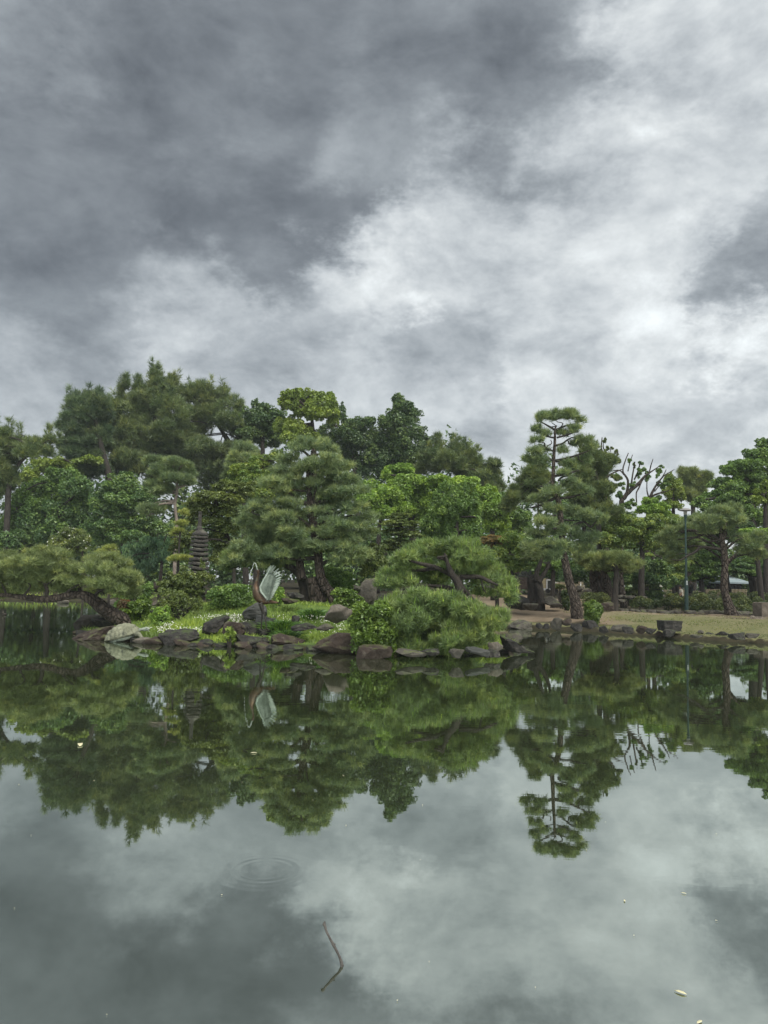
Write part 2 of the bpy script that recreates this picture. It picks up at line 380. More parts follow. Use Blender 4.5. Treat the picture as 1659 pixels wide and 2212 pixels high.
F = np.stack([idx[:-1, :-1], idx[:-1, 1:], idx[1:, 1:], idx[1:, :-1]], -1).reshape(-1, 4)
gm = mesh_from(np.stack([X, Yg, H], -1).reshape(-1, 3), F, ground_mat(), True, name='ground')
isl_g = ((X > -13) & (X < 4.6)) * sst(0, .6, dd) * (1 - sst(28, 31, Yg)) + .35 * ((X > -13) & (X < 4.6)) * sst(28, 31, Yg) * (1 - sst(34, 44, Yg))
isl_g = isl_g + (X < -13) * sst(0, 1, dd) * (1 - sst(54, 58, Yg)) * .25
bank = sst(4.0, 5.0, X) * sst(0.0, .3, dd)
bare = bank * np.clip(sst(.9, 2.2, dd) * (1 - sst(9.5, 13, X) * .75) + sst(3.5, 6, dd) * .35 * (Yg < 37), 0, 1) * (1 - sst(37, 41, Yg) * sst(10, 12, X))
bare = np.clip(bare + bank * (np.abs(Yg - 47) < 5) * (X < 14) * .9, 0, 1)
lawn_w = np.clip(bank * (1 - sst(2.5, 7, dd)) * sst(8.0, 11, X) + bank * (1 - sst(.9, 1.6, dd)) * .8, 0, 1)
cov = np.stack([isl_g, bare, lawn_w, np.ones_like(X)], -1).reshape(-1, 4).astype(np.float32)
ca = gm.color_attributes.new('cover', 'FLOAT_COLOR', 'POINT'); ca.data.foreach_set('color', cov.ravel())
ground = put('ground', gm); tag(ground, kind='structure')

# water
def water_mat():
    m, t = newmat('pond_water')
    oc = t.n('ShaderNodeTexCoord').outputs['Object']
    sx = t.n('ShaderNodeSeparateXYZ', {0: oc})
    far = t.v('MULTIPLY', oc, (.55, 1.7, 1))
    n1 = t.noise(far, 1.6, 3, .5); n2 = t.noise(far, 6.5, 2, .5)
    patch = t.ramp(t.noise(t.v('MULTIPLY', oc, (.06, .14, 1)), 1.0, 3, .5), [(.42, 0.12), (.66, 1.0)])
    grow = t.m('MULTIPLY_ADD', sx.outputs[1], .05, -.35, clamp=True)
    amp = t.m('MULTIPLY', patch, t.m('MULTIPLY_ADD', grow, .36, .05))
    h = t.m('MULTIPLY', t.m('ADD', n1, t.m('MULTIPLY', n2, .32)), amp)
    def rings(cx, cy, r0, wid, k, a):
        d = t.v('DISTANCE', t.v('MULTIPLY', oc, (1, 1, 0)), (cx, cy, 0), out=1)
        e = t.m('EXPONENT', t.m('MULTIPLY', t.m('POWER', t.m('DIVIDE', t.m('SUBTRACT', d, r0), wid), 2.0), -1.0))
        return t.m('MULTIPLY', t.m('MULTIPLY', t.m('SINE', t.m('MULTIPLY', d, k)), e), a)
    for args in RINGS: h = t.m('ADD', h, rings(*args))
    bp = t.n('ShaderNodeBump', {'Strength': .32, 'Distance': .03, 'Height': h})
    body = t.n('ShaderNodeBsdfDiffuse', {'Color': (.024, .030, .014, 1)})
    gl = t.n('ShaderNodeBsdfGlossy', {'Color': (.85, .91, .86, 1), 'Roughness': .012, 'Normal': bp.outputs[0]})
    fr = t.n('ShaderNodeFresnel', {'IOR': 1.33, 'Normal': bp.outputs[0]})
    f = t.m('MULTIPLY_ADD', fr.outputs[0], .44, .53, clamp=True)
    mx = t.n('ShaderNodeMixShader', {0: f, 1: body.outputs[0], 2: gl.outputs[0]})
    t.n('ShaderNodeOutputMaterial', {0: mx.outputs[0]}); return m
def Wp(dx, dy, z=0.0):
    d = ray(dx, dy); t = (z - CAM_H) / d.z
    return np.array((d.x * t, d.y * t, z))
rc = Wp(573, 1879); rc2 = Wp(1600, 1930); rc3 = Wp(740, 2090)
RINGS = [(rc[0], rc[1], .19, .045, 95, .007), (rc[0], rc[1], .30, .05, 80, .002)]
wm = mesh_from([(-160, -30, 0), (160, -30, 0), (160, 90, 0), (-160, 90, 0)], [(0, 1, 2, 3)], water_mat())
tag(put('water', wm), kind='structure')

LEAFN = 2.2
# thin humid air over the garden
hm_, ht_ = newmat('humid_air')
hv = ht_.n('ShaderNodeVolumePrincipled', {'Color': (.80, .88, .95, 1), 'Density': HAZE, 'Anisotropy': 0.0})
ho_ = ht_.n('ShaderNodeOutputMaterial', {1: hv.outputs[0]})
hz_ = mesh_from([(x, y, z) for z in (-2.5, 26) for x, y in ((-165, -35), (165, -35), (165, 265), (-165, 265))], [(3, 2, 1, 0), (4, 5, 6, 7), (0, 1, 5, 4), (1, 2, 6, 5), (2, 3, 7, 6), (3, 0, 4, 7)], hm_)
tag(put('haze', hz_), kind='stuff')
# ------------------------------------------------------------------ foliage engines
def blobs_to_world(crop, blobs, Y, deep=.8, jit=.55):
    s = crop.m(Y); out = []
    for i, (zx, zy, rx, ry, *dy) in enumerate(blobs):
        j = math.sin(i * 2.399 + 1.0) * rx * s * jit + (dy[0] if dy else 0)
        out.append((*crop.p(zx, zy, Y + j), rx * s, rx * s * deep, ry * s))
    return np.array(out)
def expand(bl, nsub, fr=(.34, .55), flat=.75, up=.15, core=.0):
    out = []
    for b in bl:
        u = rng.normal(size=(nsub, 3)); u[:, 2] = u[:, 2] + up * 1.5; u /= np.linalg.norm(u, axis=1)[:, None]
        c = b[:3] + b[3:] * u * rng.uniform(.5, 1.0, (nsub, 1))
        r = rng.uniform(*fr, (nsub, 1)) * b[3:][None]; r[:, 2] *= flat / .75
        out.append(np.hstack([c, r]))
        if core: out.append(np.hstack([b[:3], b[3:] * core])[None])
    return np.concatenate(out)
def fatten(bl, kx, kz):
    bl = bl.copy(); bl[:, 2] -= bl[:, 5] * (kz - 1) * .7; bl[:, 3:5] *= kx; bl[:, 5] *= kz; return bl
TONE = {}
def sample(subs, n, low=-.35, shell=(.72, 1.05)):
    wgt = (subs[:, 3] * (subs[:, 5] + subs[:, 3])); wgt /= wgt.sum()
    k = rng.choice(len(subs), n, p=wgt)
    u = rng.normal(size=(n, 3)); u /= np.linalg.norm(u, axis=1)[:, None]
    fl = u[:, 2] < low; u[fl, 2] *= -1
    pos = subs[k, :3] + subs[k, 3:] * u * rng.uniform(*shell, (n, 1))
    nr = u / subs[k, 3:]; nr /= np.linalg.norm(nr, axis=1)[:, None]
    ct = rng.uniform(0, 1, len(subs))
    TONE['t'] = np.clip(.5 * ct[k] + .5 * rng.uniform(0, 1, n) + rng.normal(size=n) * .06, 0, 1)
    return pos, nr
def unit(a): return a / (np.linalg.norm(a, axis=1)[:, None] + 1e-9)
def leaves(pos, nr, size, upw=.5, rnd=.7, asp=.55, droop=0.0):
    n = len(pos)
    nn = unit(nr * .6 + np.array((0, 0, upw)) + rng.normal(size=(n, 3)) * rnd)
    a = unit(np.cross(nn, rng.normal(size=(n, 3))))
    if droop: a = unit(a * (1 - droop) + np.array((0, 0, -1.0)) * droop)
    b = unit(np.cross(nn, a)); L = (size * rng.uniform(.6, 1.25, n))[:, None]
    V = np.stack([pos + a * L * .5, pos - a * L * .4 + b * L * asp * .5, pos - a * L * .4 - b * L * asp * .5], 1).reshape(-1, 3)
    return V, np.arange(3 * n).reshape(n, 3)
def needles(pos, nr, L, wd, k=10, up=.55, spread=.55):
    n = len(pos)
    ax = unit(nr * .6 + np.array((0, 0, up)) + rng.normal(size=(n, 3)) * .3)
    ax = np.repeat(ax, k, 0); p = np.repeat(pos, k, 0)
    d = unit(ax + rng.normal(size=(n * k, 3)) * spread)
    sd = unit(np.cross(d, rng.normal(size=(n * k, 3)))) * (wd * .5)
    l = (L * rng.uniform(.65, 1.15, n * k))[:, None]
    p = p + ax * (rng.uniform(-.25, .3, n * k)[:, None] * L)
    V = np.stack([p - sd, p + sd, p + d * l], 1).reshape(-1, 3)
    return V, np.arange(3 * n * k).reshape(n * k, 3)
def set_tone(me, t):
    at = me.attributes.new('tone', 'FLOAT', 'POINT'); at.data.foreach_set('value', np.asarray(t, np.float32)); return me
def crown_mesh(kind, subs, n, size, base, mat, k=9, wd=None, name='crown', **kw):
    low = kw.pop('low', -.35); shell = kw.pop('shell', (.72, 1.05))
    pos, nr = sample(subs, n, low, shell); tn = TONE['t']
    if kind == 'pine': V, F = needles(pos, nr, size, wd or size * .085, k, **kw); tn = np.repeat(tn, 3 * k)
    else: V, F = leaves(pos, nr, size, **kw); tn = np.repeat(tn, 3)
    return set_tone(mesh_from(V, F, mat, False, base, name), tn)

def limbs_to(mb, top, subs, m, r, seed=0, n=6):
    """thin limbs from points of the stem to some of the leaf clumps"""
    rs = np.random.default_rng(seed + 3)
    pick = rs.choice(len(subs), min(m, len(subs)), replace=False)
    for j in pick:
        c = subs[j, :3]
        hgt = np.clip((c[2] - top[0][2]) / (top[-1][2] - top[0][2] + 1e-6) * .8, .25, .95)
        f = hgt * (len(top) - 1); i = min(int(f), len(top) - 2); s0 = top[i] + (top[i + 1] - top[i]) * (f - i)
        mid = s0 * .5 + c * .5 + np.array((rs.normal() * .15, rs.normal() * .15, .12 * np.linalg.norm(c - s0)))
        mb.tube([s0, mid, c], [r * (1 - hgt * .6), r * .5, r * .18], n, .06, smooth=3, seed=j)

def tree(name, label, crop, base_zx, Y, blobs, mat, n, size, kind='leaf', bark='bark_dark', r=.16, group=None, nsub=7, stem=None, limbs=14, cat='tree', extra=None,
         deep=.8, jit=.55, flat=.75, fr=(.34, .55), spires=0, **kw):
    """a tree > trunk, crown; the stem follows `stem` (crop px, radius px) or runs from the ground into the crown"""
    bl = blobs_to_world(crop, blobs, Y, deep, jit)
    bx = crop.p(base_zx, 0, Y)[0] if base_zx is not None else bl[:, 0].mean()
    if base_zx is not None:   # x of that column at ground height
        for _ in range(3):
            g = gz(bx, Y); dxx, _d = crop.d(base_zx, 0)
            hz = 1251 + (dxx - 829) * .021 + (CAM_H - g) * FPX / Y
            bx = P(dxx, hz, Y)[0]
    base = np.array((bx, Y, gz(bx, Y)))
    root = thing(name, label, cat, base, group)
    bl = fatten(bl, 1.14, 1.42 if flat >= .6 else 1.3)
    if kind == 'leaf':     # broadleaf crowns: fuller masses
        subs = expand(bl, int(nsub * 2.6), (fr[0] * .66, fr[1] * .66), min(1.1, flat * 1.5), .15, .78); n = int(n * LEAFN); size *= .82
    else:
        subs = expand(bl, int(nsub * 2.2), (fr[0] * .62, fr[1] * .62), flat * 1.3, .15, .68); n = int(n * 1.15)
        if spires:       # upright leading shoots on the highest clumps
            hi = subs[np.argsort(-(subs[:, 2] + subs[:, 5]))[:int(len(subs) * .45)]]; q = hi[rng.choice(len(hi), spires, replace=False)].copy()
            hs = rng.uniform(.35, .85, spires); q[:, 2] += q[:, 5] * .6 + hs * .5; q[:, 3:5] = .2; q[:, 5] = hs; subs = np.concatenate([subs, q])
    mb = MB()
    if stem:
        s = crop.m(Y)
        pts = [crop.p(q[0], q[1], Y + (q[3] if len(q) > 3 else 0)) for q in stem]; rad = [q[2] * s for q in stem]
        pts[0] = np.array((pts[0][0], pts[0][1], min(pts[0][2], base[2]) - .15))
        mb.tube(pts, rad, 14, .07, smooth=5, seed=Y)
        top = pts
    else:
        cz = bl[:, 2]; top_p = bl[np.argmax(cz), :3]; ctr = bl[:, :3].mean(0)
        top = [base - (0, 0, .15), base * .6 + ctr * .4, ctr * .75 + top_p * .25, top_p - (0, 0, bl[np.argmax(cz), 5] * .5)]
        top = [np.array(q) for q in top]
        mb.tube(top, [r * 1.25, r, r * .7, r * .2], 10, .07, smooth=5, seed=Y)
    limbs_to(mb, top, subs, limbs, r * .55, int(Y))
    mb.build('trunk', M[bark], root, base)
    if kind == 'pine': kw.setdefault('k', 9)
    kw.setdefault('low', -.75 if flat >= .62 else -.4)
    if n > 20: put('crown', crown_mesh(kind, subs, n, size, base, M[mat], **kw), root)
    if extra: extra(root, base, bl, subs)
    return root, base, bl, subs

def branches(root, base, crop, Y, lst, mat, n=8, rough=.08):
    s = crop.m(Y)
    for i, br in enumerate(lst):
        pts = [crop.p(q[0], q[1], Y + (q[3] if len(q) > 3 else 0.35 * math.sin(i * 2.1) * j / max(1, len(br) - 1))) for j, q in enumerate(br)]
        mb = MB().tube(pts, [q[2] * s for q in br], n, rough, smooth=5, seed=i)
        mb.build('branch', M[mat], root, base)

# ------------------------------------------------------------------ trees, far to near
# --- behind everything: the dark wood that closes the view under the crowns
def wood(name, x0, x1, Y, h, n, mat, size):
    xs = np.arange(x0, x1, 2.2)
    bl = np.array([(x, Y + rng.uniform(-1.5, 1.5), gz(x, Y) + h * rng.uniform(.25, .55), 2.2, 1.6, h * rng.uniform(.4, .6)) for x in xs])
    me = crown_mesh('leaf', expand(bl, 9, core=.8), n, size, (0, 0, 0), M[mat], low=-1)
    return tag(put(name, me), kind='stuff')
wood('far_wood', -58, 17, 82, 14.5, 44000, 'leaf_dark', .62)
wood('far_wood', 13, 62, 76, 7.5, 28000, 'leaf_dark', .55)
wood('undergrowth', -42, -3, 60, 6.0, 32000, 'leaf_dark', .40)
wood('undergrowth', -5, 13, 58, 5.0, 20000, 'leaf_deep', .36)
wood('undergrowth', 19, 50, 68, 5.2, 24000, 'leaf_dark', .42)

tree('pine_tree', 'spreading dark pine at the left edge, its flat limb reaching toward the open sky', cJ, 60, 55,
     [(-20, 660, 80, 60), (30, 640, 70, 40), (0, 740, 100, 50), (200, 730, 120, 42), (310, 710, 70, 32), (430, 692, 60, 22), (400, 790, 90, 34), (250, 795, 120, 40), (60, 840, 120, 60),
      (0, 950, 110, 70), (80, 1000, 90, 60), (40, 1080, 110, 60), (-100, 800, 150, 120), (-160, 680, 130, 90)], 'pine_dark', 5200, .42, 'pine', 'bark_dark', spires=8,
     stem=[(60, 1640, 26), (65, 1300, 24), (80, 1080, 22), (140, 940, 18), (200, 860, 13), (290, 780, 8), (330, 720, 4)], limbs=18, nsub=6, group='tall pines on the far shore')
tree('pine_tree', 'dark pine whose layered left side steps up to the pair of tallest tops', cJ, 900, 65,
     [(640, 340, 50, 40), (820, 330, 90, 60), (700, 400, 110, 50), (560, 560, 80, 32), (650, 490, 110, 46), (800, 450, 130, 70), (900, 380, 70, 60), (640, 600, 100, 44), (800, 560, 130, 60),
      (560, 720, 60, 36), (700, 700, 140, 46), (850, 640, 130, 60), (620, 790, 110, 36), (760, 800, 150, 46), (740, 920, 190, 60)], 'pine_blue', 8500, .48, 'pine', 'bark_dark', spires=16,
     stem=[(960, 1560, 34), (960, 1200, 32), (940, 1000, 30), (890, 800, 24), (840, 600, 18), (820, 420, 10), (820, 300, 3)], limbs=26, nsub=7, group='tall pines on the far shore')
tree('pine_tree', 'tallest pine of the wood, dense dark crown with upright spiky tops', cJ, 1340, 68,
     [(1050, 270, 26, 60), (1030, 390, 90, 60), (1100, 215, 26, 30), (1180, 250, 30, 60), (1190, 330, 80, 60), (1340, 150, 60, 60), (1400, 230, 110, 70), (1490, 190, 40, 50), (1260, 330, 130, 80), (1420, 350, 130, 70),
      (1120, 450, 150, 70), (1300, 480, 170, 70), (1500, 420, 120, 90), (1000, 560, 130, 70), (1180, 600, 160, 70), (1380, 620, 170, 70), (1550, 560, 120, 80), (1000, 720, 150, 70),
      (1250, 740, 170, 70), (1450, 720, 170, 70), (1100, 860, 160, 60), (1000, 930, 150, 70), (1280, 900, 170, 80)], 'pine_dark', 13500, .50, 'pine', 'bark_dark', spires=46,
     stem=[(1300, 1560, 36), (1310, 1100, 32), (1330, 700, 26), (1350, 400, 16), (1350, 150, 4)], limbs=26, nsub=7, group='tall pines on the far shore')
tree('pine_tree', 'broad rounded dark pine right of the tallest pine, sky gleaming under its bent limbs', cA, 440, 70,
     [(120, 260, 80, 80), (240, 240, 50, 50), (330, 230, 90, 50), (490, 310, 140, 60), (650, 390, 60, 46), (250, 350, 150, 90), (420, 430, 180, 80), (560, 490, 140, 60), (250, 520, 160, 70),
      (100, 600, 150, 80), (680, 560, 110, 50), (720, 630, 130, 54), (300, 740, 200, 60), (120, 750, 160, 80), (500, 770, 180, 60), (680, 750, 130, 60), (350, 860, 180, 60), (480, 920, 150, 80), (420, 1010, 110, 60)],
     'pine_dark', 11500, .50, 'pine', 'bark_dark', spires=26, stem=[(600, 1400, 34), (600, 900, 30), (575, 700, 24), (520, 600, 16), (440, 480, 10), (420, 380, 4)], limbs=22, nsub=7, group='tall pines on the far shore')
tree('broadleaf_tree', 'dark leafy tree with a thin ragged top between the rounded pine and the yellow-green tree', cA, 830, 66,
     [(790, 370, 30, 40), (850, 400, 60, 40), (800, 460, 110, 60), (910, 440, 70, 40), (980, 450, 60, 30), (860, 530, 120, 60), (960, 560, 110, 60), (760, 590, 100, 50), (900, 650, 130, 50)],
     'leaf_dark', 9000, .30, bark='bark_dark', r=.22, limbs=14)
tree('camphor_tree', 'tall yellow-green tree with a rounded airy crown above the dark wood', cA, 1290, 60,
     [(1040, 330, 60, 40), (1110, 285, 90, 40), (1080, 370, 80, 36), (1230, 300, 110, 50), (1350, 340, 110, 55), (1430, 420, 60, 60), (1180, 420, 80, 36), (1320, 420, 120, 50), (1050, 540, 110, 55), (1150, 560, 100, 46),
      (1240, 620, 80, 40), (1440, 490, 50, 40), (1090, 640, 100, 46)], 'leaf_lime', 15000, .27, bark='bark_brown', r=.3, nsub=8, limbs=26, fr=(.3, .45),
     stem=[(1280, 1500, 26), (1280, 900, 22), (1270, 620, 18), (1260, 480, 12), (1250, 340, 4)])
tree('conifer_tree', 'pointed dark conifer, the tall spire right of the yellow-green tree', cM, 660, 63,
     [(650, 150, 50, 32), (690, 215, 100, 46), (640, 290, 100, 55), (760, 290, 80, 55), (560, 350, 80, 46), (510, 330, 26, 36), (700, 400, 140, 70), (820, 420, 60, 46), (620, 500, 140, 70), (760, 520, 140, 80), (870, 530, 70, 60), (600, 620, 140, 60), (780, 640, 120, 50), (640, 740, 160, 60)],
     'leaf_dark', 16000, .27, bark='bark_dark', r=.25, nsub=8, limbs=18)
tree('broadleaf_tree', 'dark ivy-hung tree with gaps of sky, left beside the dark spire', cM, 330, 64,
     [(180, 250, 36, 60), (200, 330, 30, 50), (330, 345, 100, 40), (420, 340, 40, 32), (250, 450, 120, 70), (400, 480, 120, 80), (150, 500, 100, 60), (60, 420, 60, 70), (330, 600, 150, 70), (480, 620, 120, 80), (420, 740, 110, 70), (280, 690, 90, 50)],
     'leaf_dark', 13000, .27, bark='bark_dark', r=.25, nsub=8, limbs=18)
tree('pine_tree', 'sloping group-topped pine stepping down to the right of the dark spire', cM, 1180, 60,
     [(980, 560, 36, 46), (930, 630, 100, 55), (1110, 590, 70, 46), (1210, 620, 60, 40), (1050, 680, 150, 56), (1180, 720, 120, 46), (1300, 690, 50, 34), (1450, 690, 60, 28), (1390, 740, 90, 32), (1340, 800, 110, 40), (1450, 840, 70, 34), (1490, 905, 46, 22), (1400, 900, 90, 40), (900, 720, 130, 50), (1240, 820, 120, 60)],
     'pine_dark', 6500, .42, 'pine', 'bark_dark', spires=20, stem=[(1280, 1300, 24), (1270, 1000, 22), (1240, 820, 16), (1180, 680, 9), (1120, 580, 3)], limbs=24, nsub=6, group='tall pines on the far shore')
# left wood
tree('broadleaf_tree', 'lime-green topped tree glowing under the dark pines at far left', cJ, 480, 64,
     [(350, 880, 70, 25), (520, 890, 110, 34), (780, 865, 110, 34), (440, 930, 120, 40), (250, 1000, 90, 50), (640, 940, 120, 40)], 'leaf_lime', 7000, .28, r=.25, bark='bark_dark')
tree('broadleaf_tree', 'mid-green leafy tree with a curved bare limb in the left wood', cJ, 250, 58,
     [(350, 1080, 130, 70), (560, 1000, 140, 70), (200, 1200, 110, 70), (150, 1300, 120, 80), (350, 1250, 150, 70), (480, 1150, 140, 70), (100, 1420, 120, 70)], 'leaf_mid', 9000, .27, r=.22,
     stem=[(330, 1640, 16), (300, 1420, 15), (200, 1370, 13), (150, 1290, 11), (140, 1200, 8), (170, 1080, 4)], limbs=10)
tree('broadleaf_tree', 'shaded dark tree filling the lower left of the far shore', cJ, 420, 56,
     [(300, 1400, 160, 80), (550, 1300, 150, 80), (500, 1450, 150, 70), (250, 1540, 170, 60), (650, 1100, 150, 70), (700, 1220, 150, 70), (680, 1380, 150, 80), (40, 1540, 150, 70), (420, 1560, 140, 60)], 'leaf_deep', 12000, .27, r=.22)
tree('maple_tree', 'deep green layered maple in front of the tall pines', cJ, 1080, 52,
     [(1080, 1020, 120, 46), (1000, 1080, 120, 46), (1150, 1110, 140, 46), (920, 1160, 130, 46), (1080, 1200, 150, 50), (900, 1260, 140, 46), (1050, 1310, 150, 55), (1220, 1230, 130, 60),
      (850, 1420, 140, 46), (1000, 1430, 150, 55), (1180, 1400, 150, 60), (950, 1530, 160, 55), (1150, 1520, 160, 55), (1350, 1450, 130, 70)], 'leaf_deep', 18000, .21, r=.2, nsub=8, flat=.62, limbs=14, upw=1.0)
tree('pine_tree', 'slender young pine with a tall bare pale stem beside the stone pagoda', cJ, 1520, 38,
     [(1330, 870, 90, 40), (1500, 900, 130, 42), (1420, 960, 120, 42), (1600, 960, 90, 50), (1530, 1030, 110, 42), (1350, 1080, 90, 32), (1420, 1130, 110, 34), (1300, 1290, 120, 36), (1420, 1270, 50, 24), (1620, 1050, 60, 34)],
     'pine_grey', 4200, .26, 'pine', 'bark_pale', stem=[(1512, 1700, 17), (1520, 1560, 15), (1527, 1400, 14), (1512, 1250, 13), (1530, 1120, 12), (1515, 980, 7), (1500, 890, 3)], limbs=14, nsub=6, flat=.55)
def blossoms(root, base, bl, subs):
    pos, nr = sample(subs, 260, 0, (1.0, 1.1)); V, F = leaves(pos, nr, .12)
    tag(put('blossom', mesh_from(V, F, M['white_petal'], False, base), root), kind='stuff')
tree('flowering_tree', 'small dark tree dotted with cream blossoms behind the leaning pine', cF, 720, 45,
     [(600, 110, 110, 40), (520, 190, 110, 40), (680, 180, 100, 46), (620, 240, 120, 46)], 'leaf_olive', 6000, .17, r=.1, stem=[(740, 350, 10), (715, 310, 9), (690, 250, 7), (640, 130, 3)], extra=blossoms, limbs=10)
# centre
tree('pine_tree', 'grey-green pine pad peeping out behind the olive maples', cA, 720, 46, [(720, 750, 110, 45), (700, 830, 130, 45), (640, 900, 90, 40), (620, 960, 80, 45)], 'pine_grey', 2600, .3, 'pine', r=.16, flat=.55)
tree('maple_tree', 'green layered maple left behind the big islet pine, reddish at its tips', cA, 800, 40,
     [(830, 840, 110, 42), (960, 790, 80, 36), (720, 900, 130, 45), (880, 900, 110, 55), (760, 980, 150, 46), (620, 1010, 80, 40), (900, 990, 120, 60), (860, 1090, 130, 60)], 'leaf_maple', 12000, .15, r=.14, nsub=8, flat=.65, upw=.9)
tree('maple_tree', 'wide olive maple hanging over the stone pagoda in stepped layers', cA, 560, 34,
     [(540, 1040, 110, 40), (680, 1060, 130, 45), (400, 1130, 110, 42), (300, 1190, 100, 42), (560, 1140, 150, 46), (430, 1230, 140, 46), (270, 1280, 80, 36), (600, 1240, 130, 50), (230, 1345, 60, 26), (430, 1340, 110, 50), (560, 1380, 120, 56),
      (480, 1470, 100, 50), (190, 1460, 100, 50), (560, 1560, 130, 56), (500, 1640, 90, 50), (170, 1540, 90, 40)], 'leaf_olive', 21000, .125, r=.13, nsub=8, flat=.6, upw=1.0, limbs=24,
     stem=[(620, 1800, 14), (610, 1650, 13), (580, 1500, 11), (520, 1350, 9), (520, 1200, 6), (560, 1060, 3)])
tree('pine_tree', 'yellow-green cloud-pruned pine left of the pagoda', cA, 140, 31,
     [(205, 1265, 44, 17), (185, 1350, 56, 16), (150, 1408, 40, 15), (120, 1440, 36, 16), (170, 1640, 95, 15), (110, 1655, 50, 12)], 'pine_yellow', 1500, .11, 'pine', r=.05, flat=.6, limbs=8, cat='tree')
tree('pine_tree', 'little yellow-tipped pine peeking over the leaning pine', cF, 940, 34, [(945, 236, 60, 20), (885, 275, 62, 14), (970, 285, 46, 14), (940, 262, 60, 14)], 'pine_yellow', 800, .12, 'pine', r=.05, flat=.6, limbs=5)
def weep():
    root, base, bl, subs = tree('weeping_tree', 'weeping tree with a curtain of hanging green foliage behind the leaning pine', cF, 1390, 40,
     [(1110, 245, 60, 36), (1200, 225, 80, 32), (1310, 190, 90, 36), (1420, 190, 60, 36), (1120, 310, 55, 80), (1220, 300, 70, 80), (1330, 280, 70, 80), (1420, 270, 50, 60), (1280, 380, 90, 50)], 'leaf_weep', 11000, .19, r=.1,
     asp=.32, droop=.75, low=-1, stem=[(1380, 500, 16), (1395, 400, 14), (1405, 330, 12), (1400, 220, 9), (1330, 165, 5)], limbs=16)
    branches(root, base, cF, 40, [[(1405, 300, 8), (1420, 180, 6), (1450, 120, 4), (1500, 135, 2)], [(1390, 200, 5), (1360, 130, 3), (1440, 100, 2), (1510, 110, 1.5)], [(1400, 200, 5), (1300, 170, 4), (1150, 190, 3), (1070, 210, 2)]], 'bark_dark')
weep()
tree('broadleaf_tree', 'soft light-green tree just right of the big islet pine', cM, 500, 48,
     [(400, 900, 90, 55), (560, 930, 110, 60), (450, 1000, 110, 70), (620, 1050, 110, 56), (530, 1090, 90, 46), (380, 990, 90, 60), (700, 1060, 60, 30)], 'leaf_bright', 12000, .2, r=.2, limbs=12, nsub=8, stem=[(480, 1500, 20), (490, 1250, 18), (500, 1180, 15), (520, 1050, 10), (480, 930, 4)])
tree('broadleaf_tree', 'bright green domed tree in the middle, a lime tuft on its top', cM, 800, 50,
     [(680, 735, 120, 32), (560, 790, 50, 36), (750, 850, 150, 60), (880, 900, 110, 60), (660, 900, 120, 70), (820, 1000, 160, 70), (760, 1080, 140, 56), (900, 1080, 120, 70)], 'leaf_bright', 15000, .2, r=.25, nsub=8, limbs=14)
tree('broadleaf_tree', 'bright rounded tree on the right of the middle group, sloping down to the open sky', cM, 1400, 48,
     [(1000, 830, 120, 34), (1150, 850, 150, 42), (1270, 900, 110, 50), (1400, 960, 100, 60), (1480, 1060, 90, 60), (1380, 1080, 100, 60), (1450, 1170, 110, 60), (1530, 1120, 40, 46), (1330, 1000, 100, 80)], 'leaf_bright', 16000, .2, r=.25, nsub=8, limbs=14,
     stem=[(1440, 1500, 24), (1430, 1260, 20), (1420, 1150, 15), (1390, 1020, 8), (1350, 900, 3)])
tree('broadleaf_tree', 'upright fresh-green tree with pointed leafy spires and reddish tips', cM, 1160, 38,
     [(1020, 920, 50, 60), (1170, 940, 60, 55), (1100, 930, 50, 50), (1040, 900, 26, 50), (1190, 900, 24, 50), (1260, 1000, 70, 60), (990, 1010, 70, 60), (1100, 1020, 120, 70), (1230, 1080, 90, 70), (920, 1150, 80, 60), (1060, 1160, 80, 70), (1180, 1180, 100, 60), (1300, 1230, 50, 70), (940, 1240, 90, 60), (1070, 1260, 80, 60), (1270, 1280, 70, 60)],
     'leaf_mid', 17000, .16, r=.16, nsub=9, flat=1.1, limbs=16, upw=.1, asp=.45)
tree('maple_tree', 'small olive-brown maple in thin layers behind the spreading islet pine', cM, 670, 36,
     [(650, 1125, 90, 28), (600, 1185, 90, 28), (720, 1195, 100, 30), (620, 1260, 120, 32), (740, 1275, 90, 30), (650, 1345, 120, 30), (570, 1385, 80, 28), (740, 1360, 80, 28)], 'leaf_olive', 9000, .12, r=.1, nsub=8, flat=.35, upw=1.3)
tree('maple_tree', 'pale drooping maple at the right foot of the big islet pine', cE, 400, 27, [(430, 230, 70, 44), (400, 290, 80, 50), (460, 320, 50, 50), (380, 360, 70, 50)], 'leaf_olive', 6500, .095, r=.06, nsub=8, flat=.5, droop=.45, low=-.8)
tree('maple_tree', 'dark fine-leaved dome maple behind the curved pine trunk', cE, 130, 27.5, [(110, 400, 90, 50), (160, 460, 90, 55), (60, 440, 70, 60), (190, 490, 60, 40)], 'leaf_mid', 7500, .085, r=.06, nsub=8, flat=.4, droop=.4, low=-.8)
tree('maple_tree', 'maple with orange upper leaves behind the islet bush pine', cD, 200, 36, [(150, 435, 110, 36), (90, 460, 90, 34), (250, 460, 110, 36), (210, 520, 110, 40)], 'leaf_orange', 5200, .12, r=.08, nsub=8, flat=.4, upw=1.2, limbs=8)
tree('maple_tree', 'green maple under the orange one with hanging lower branches', cD, 430, 35.5, [(330, 560, 160, 60), (160, 620, 140, 60), (480, 640, 160, 60), (250, 700, 160, 50), (420, 740, 120, 46), (130, 720, 120, 60), (380, 440, 150, 60), (520, 540, 130, 50)], 'leaf_maple', 12000, .12, r=.08, nsub=8, flat=.65, upw=.9)
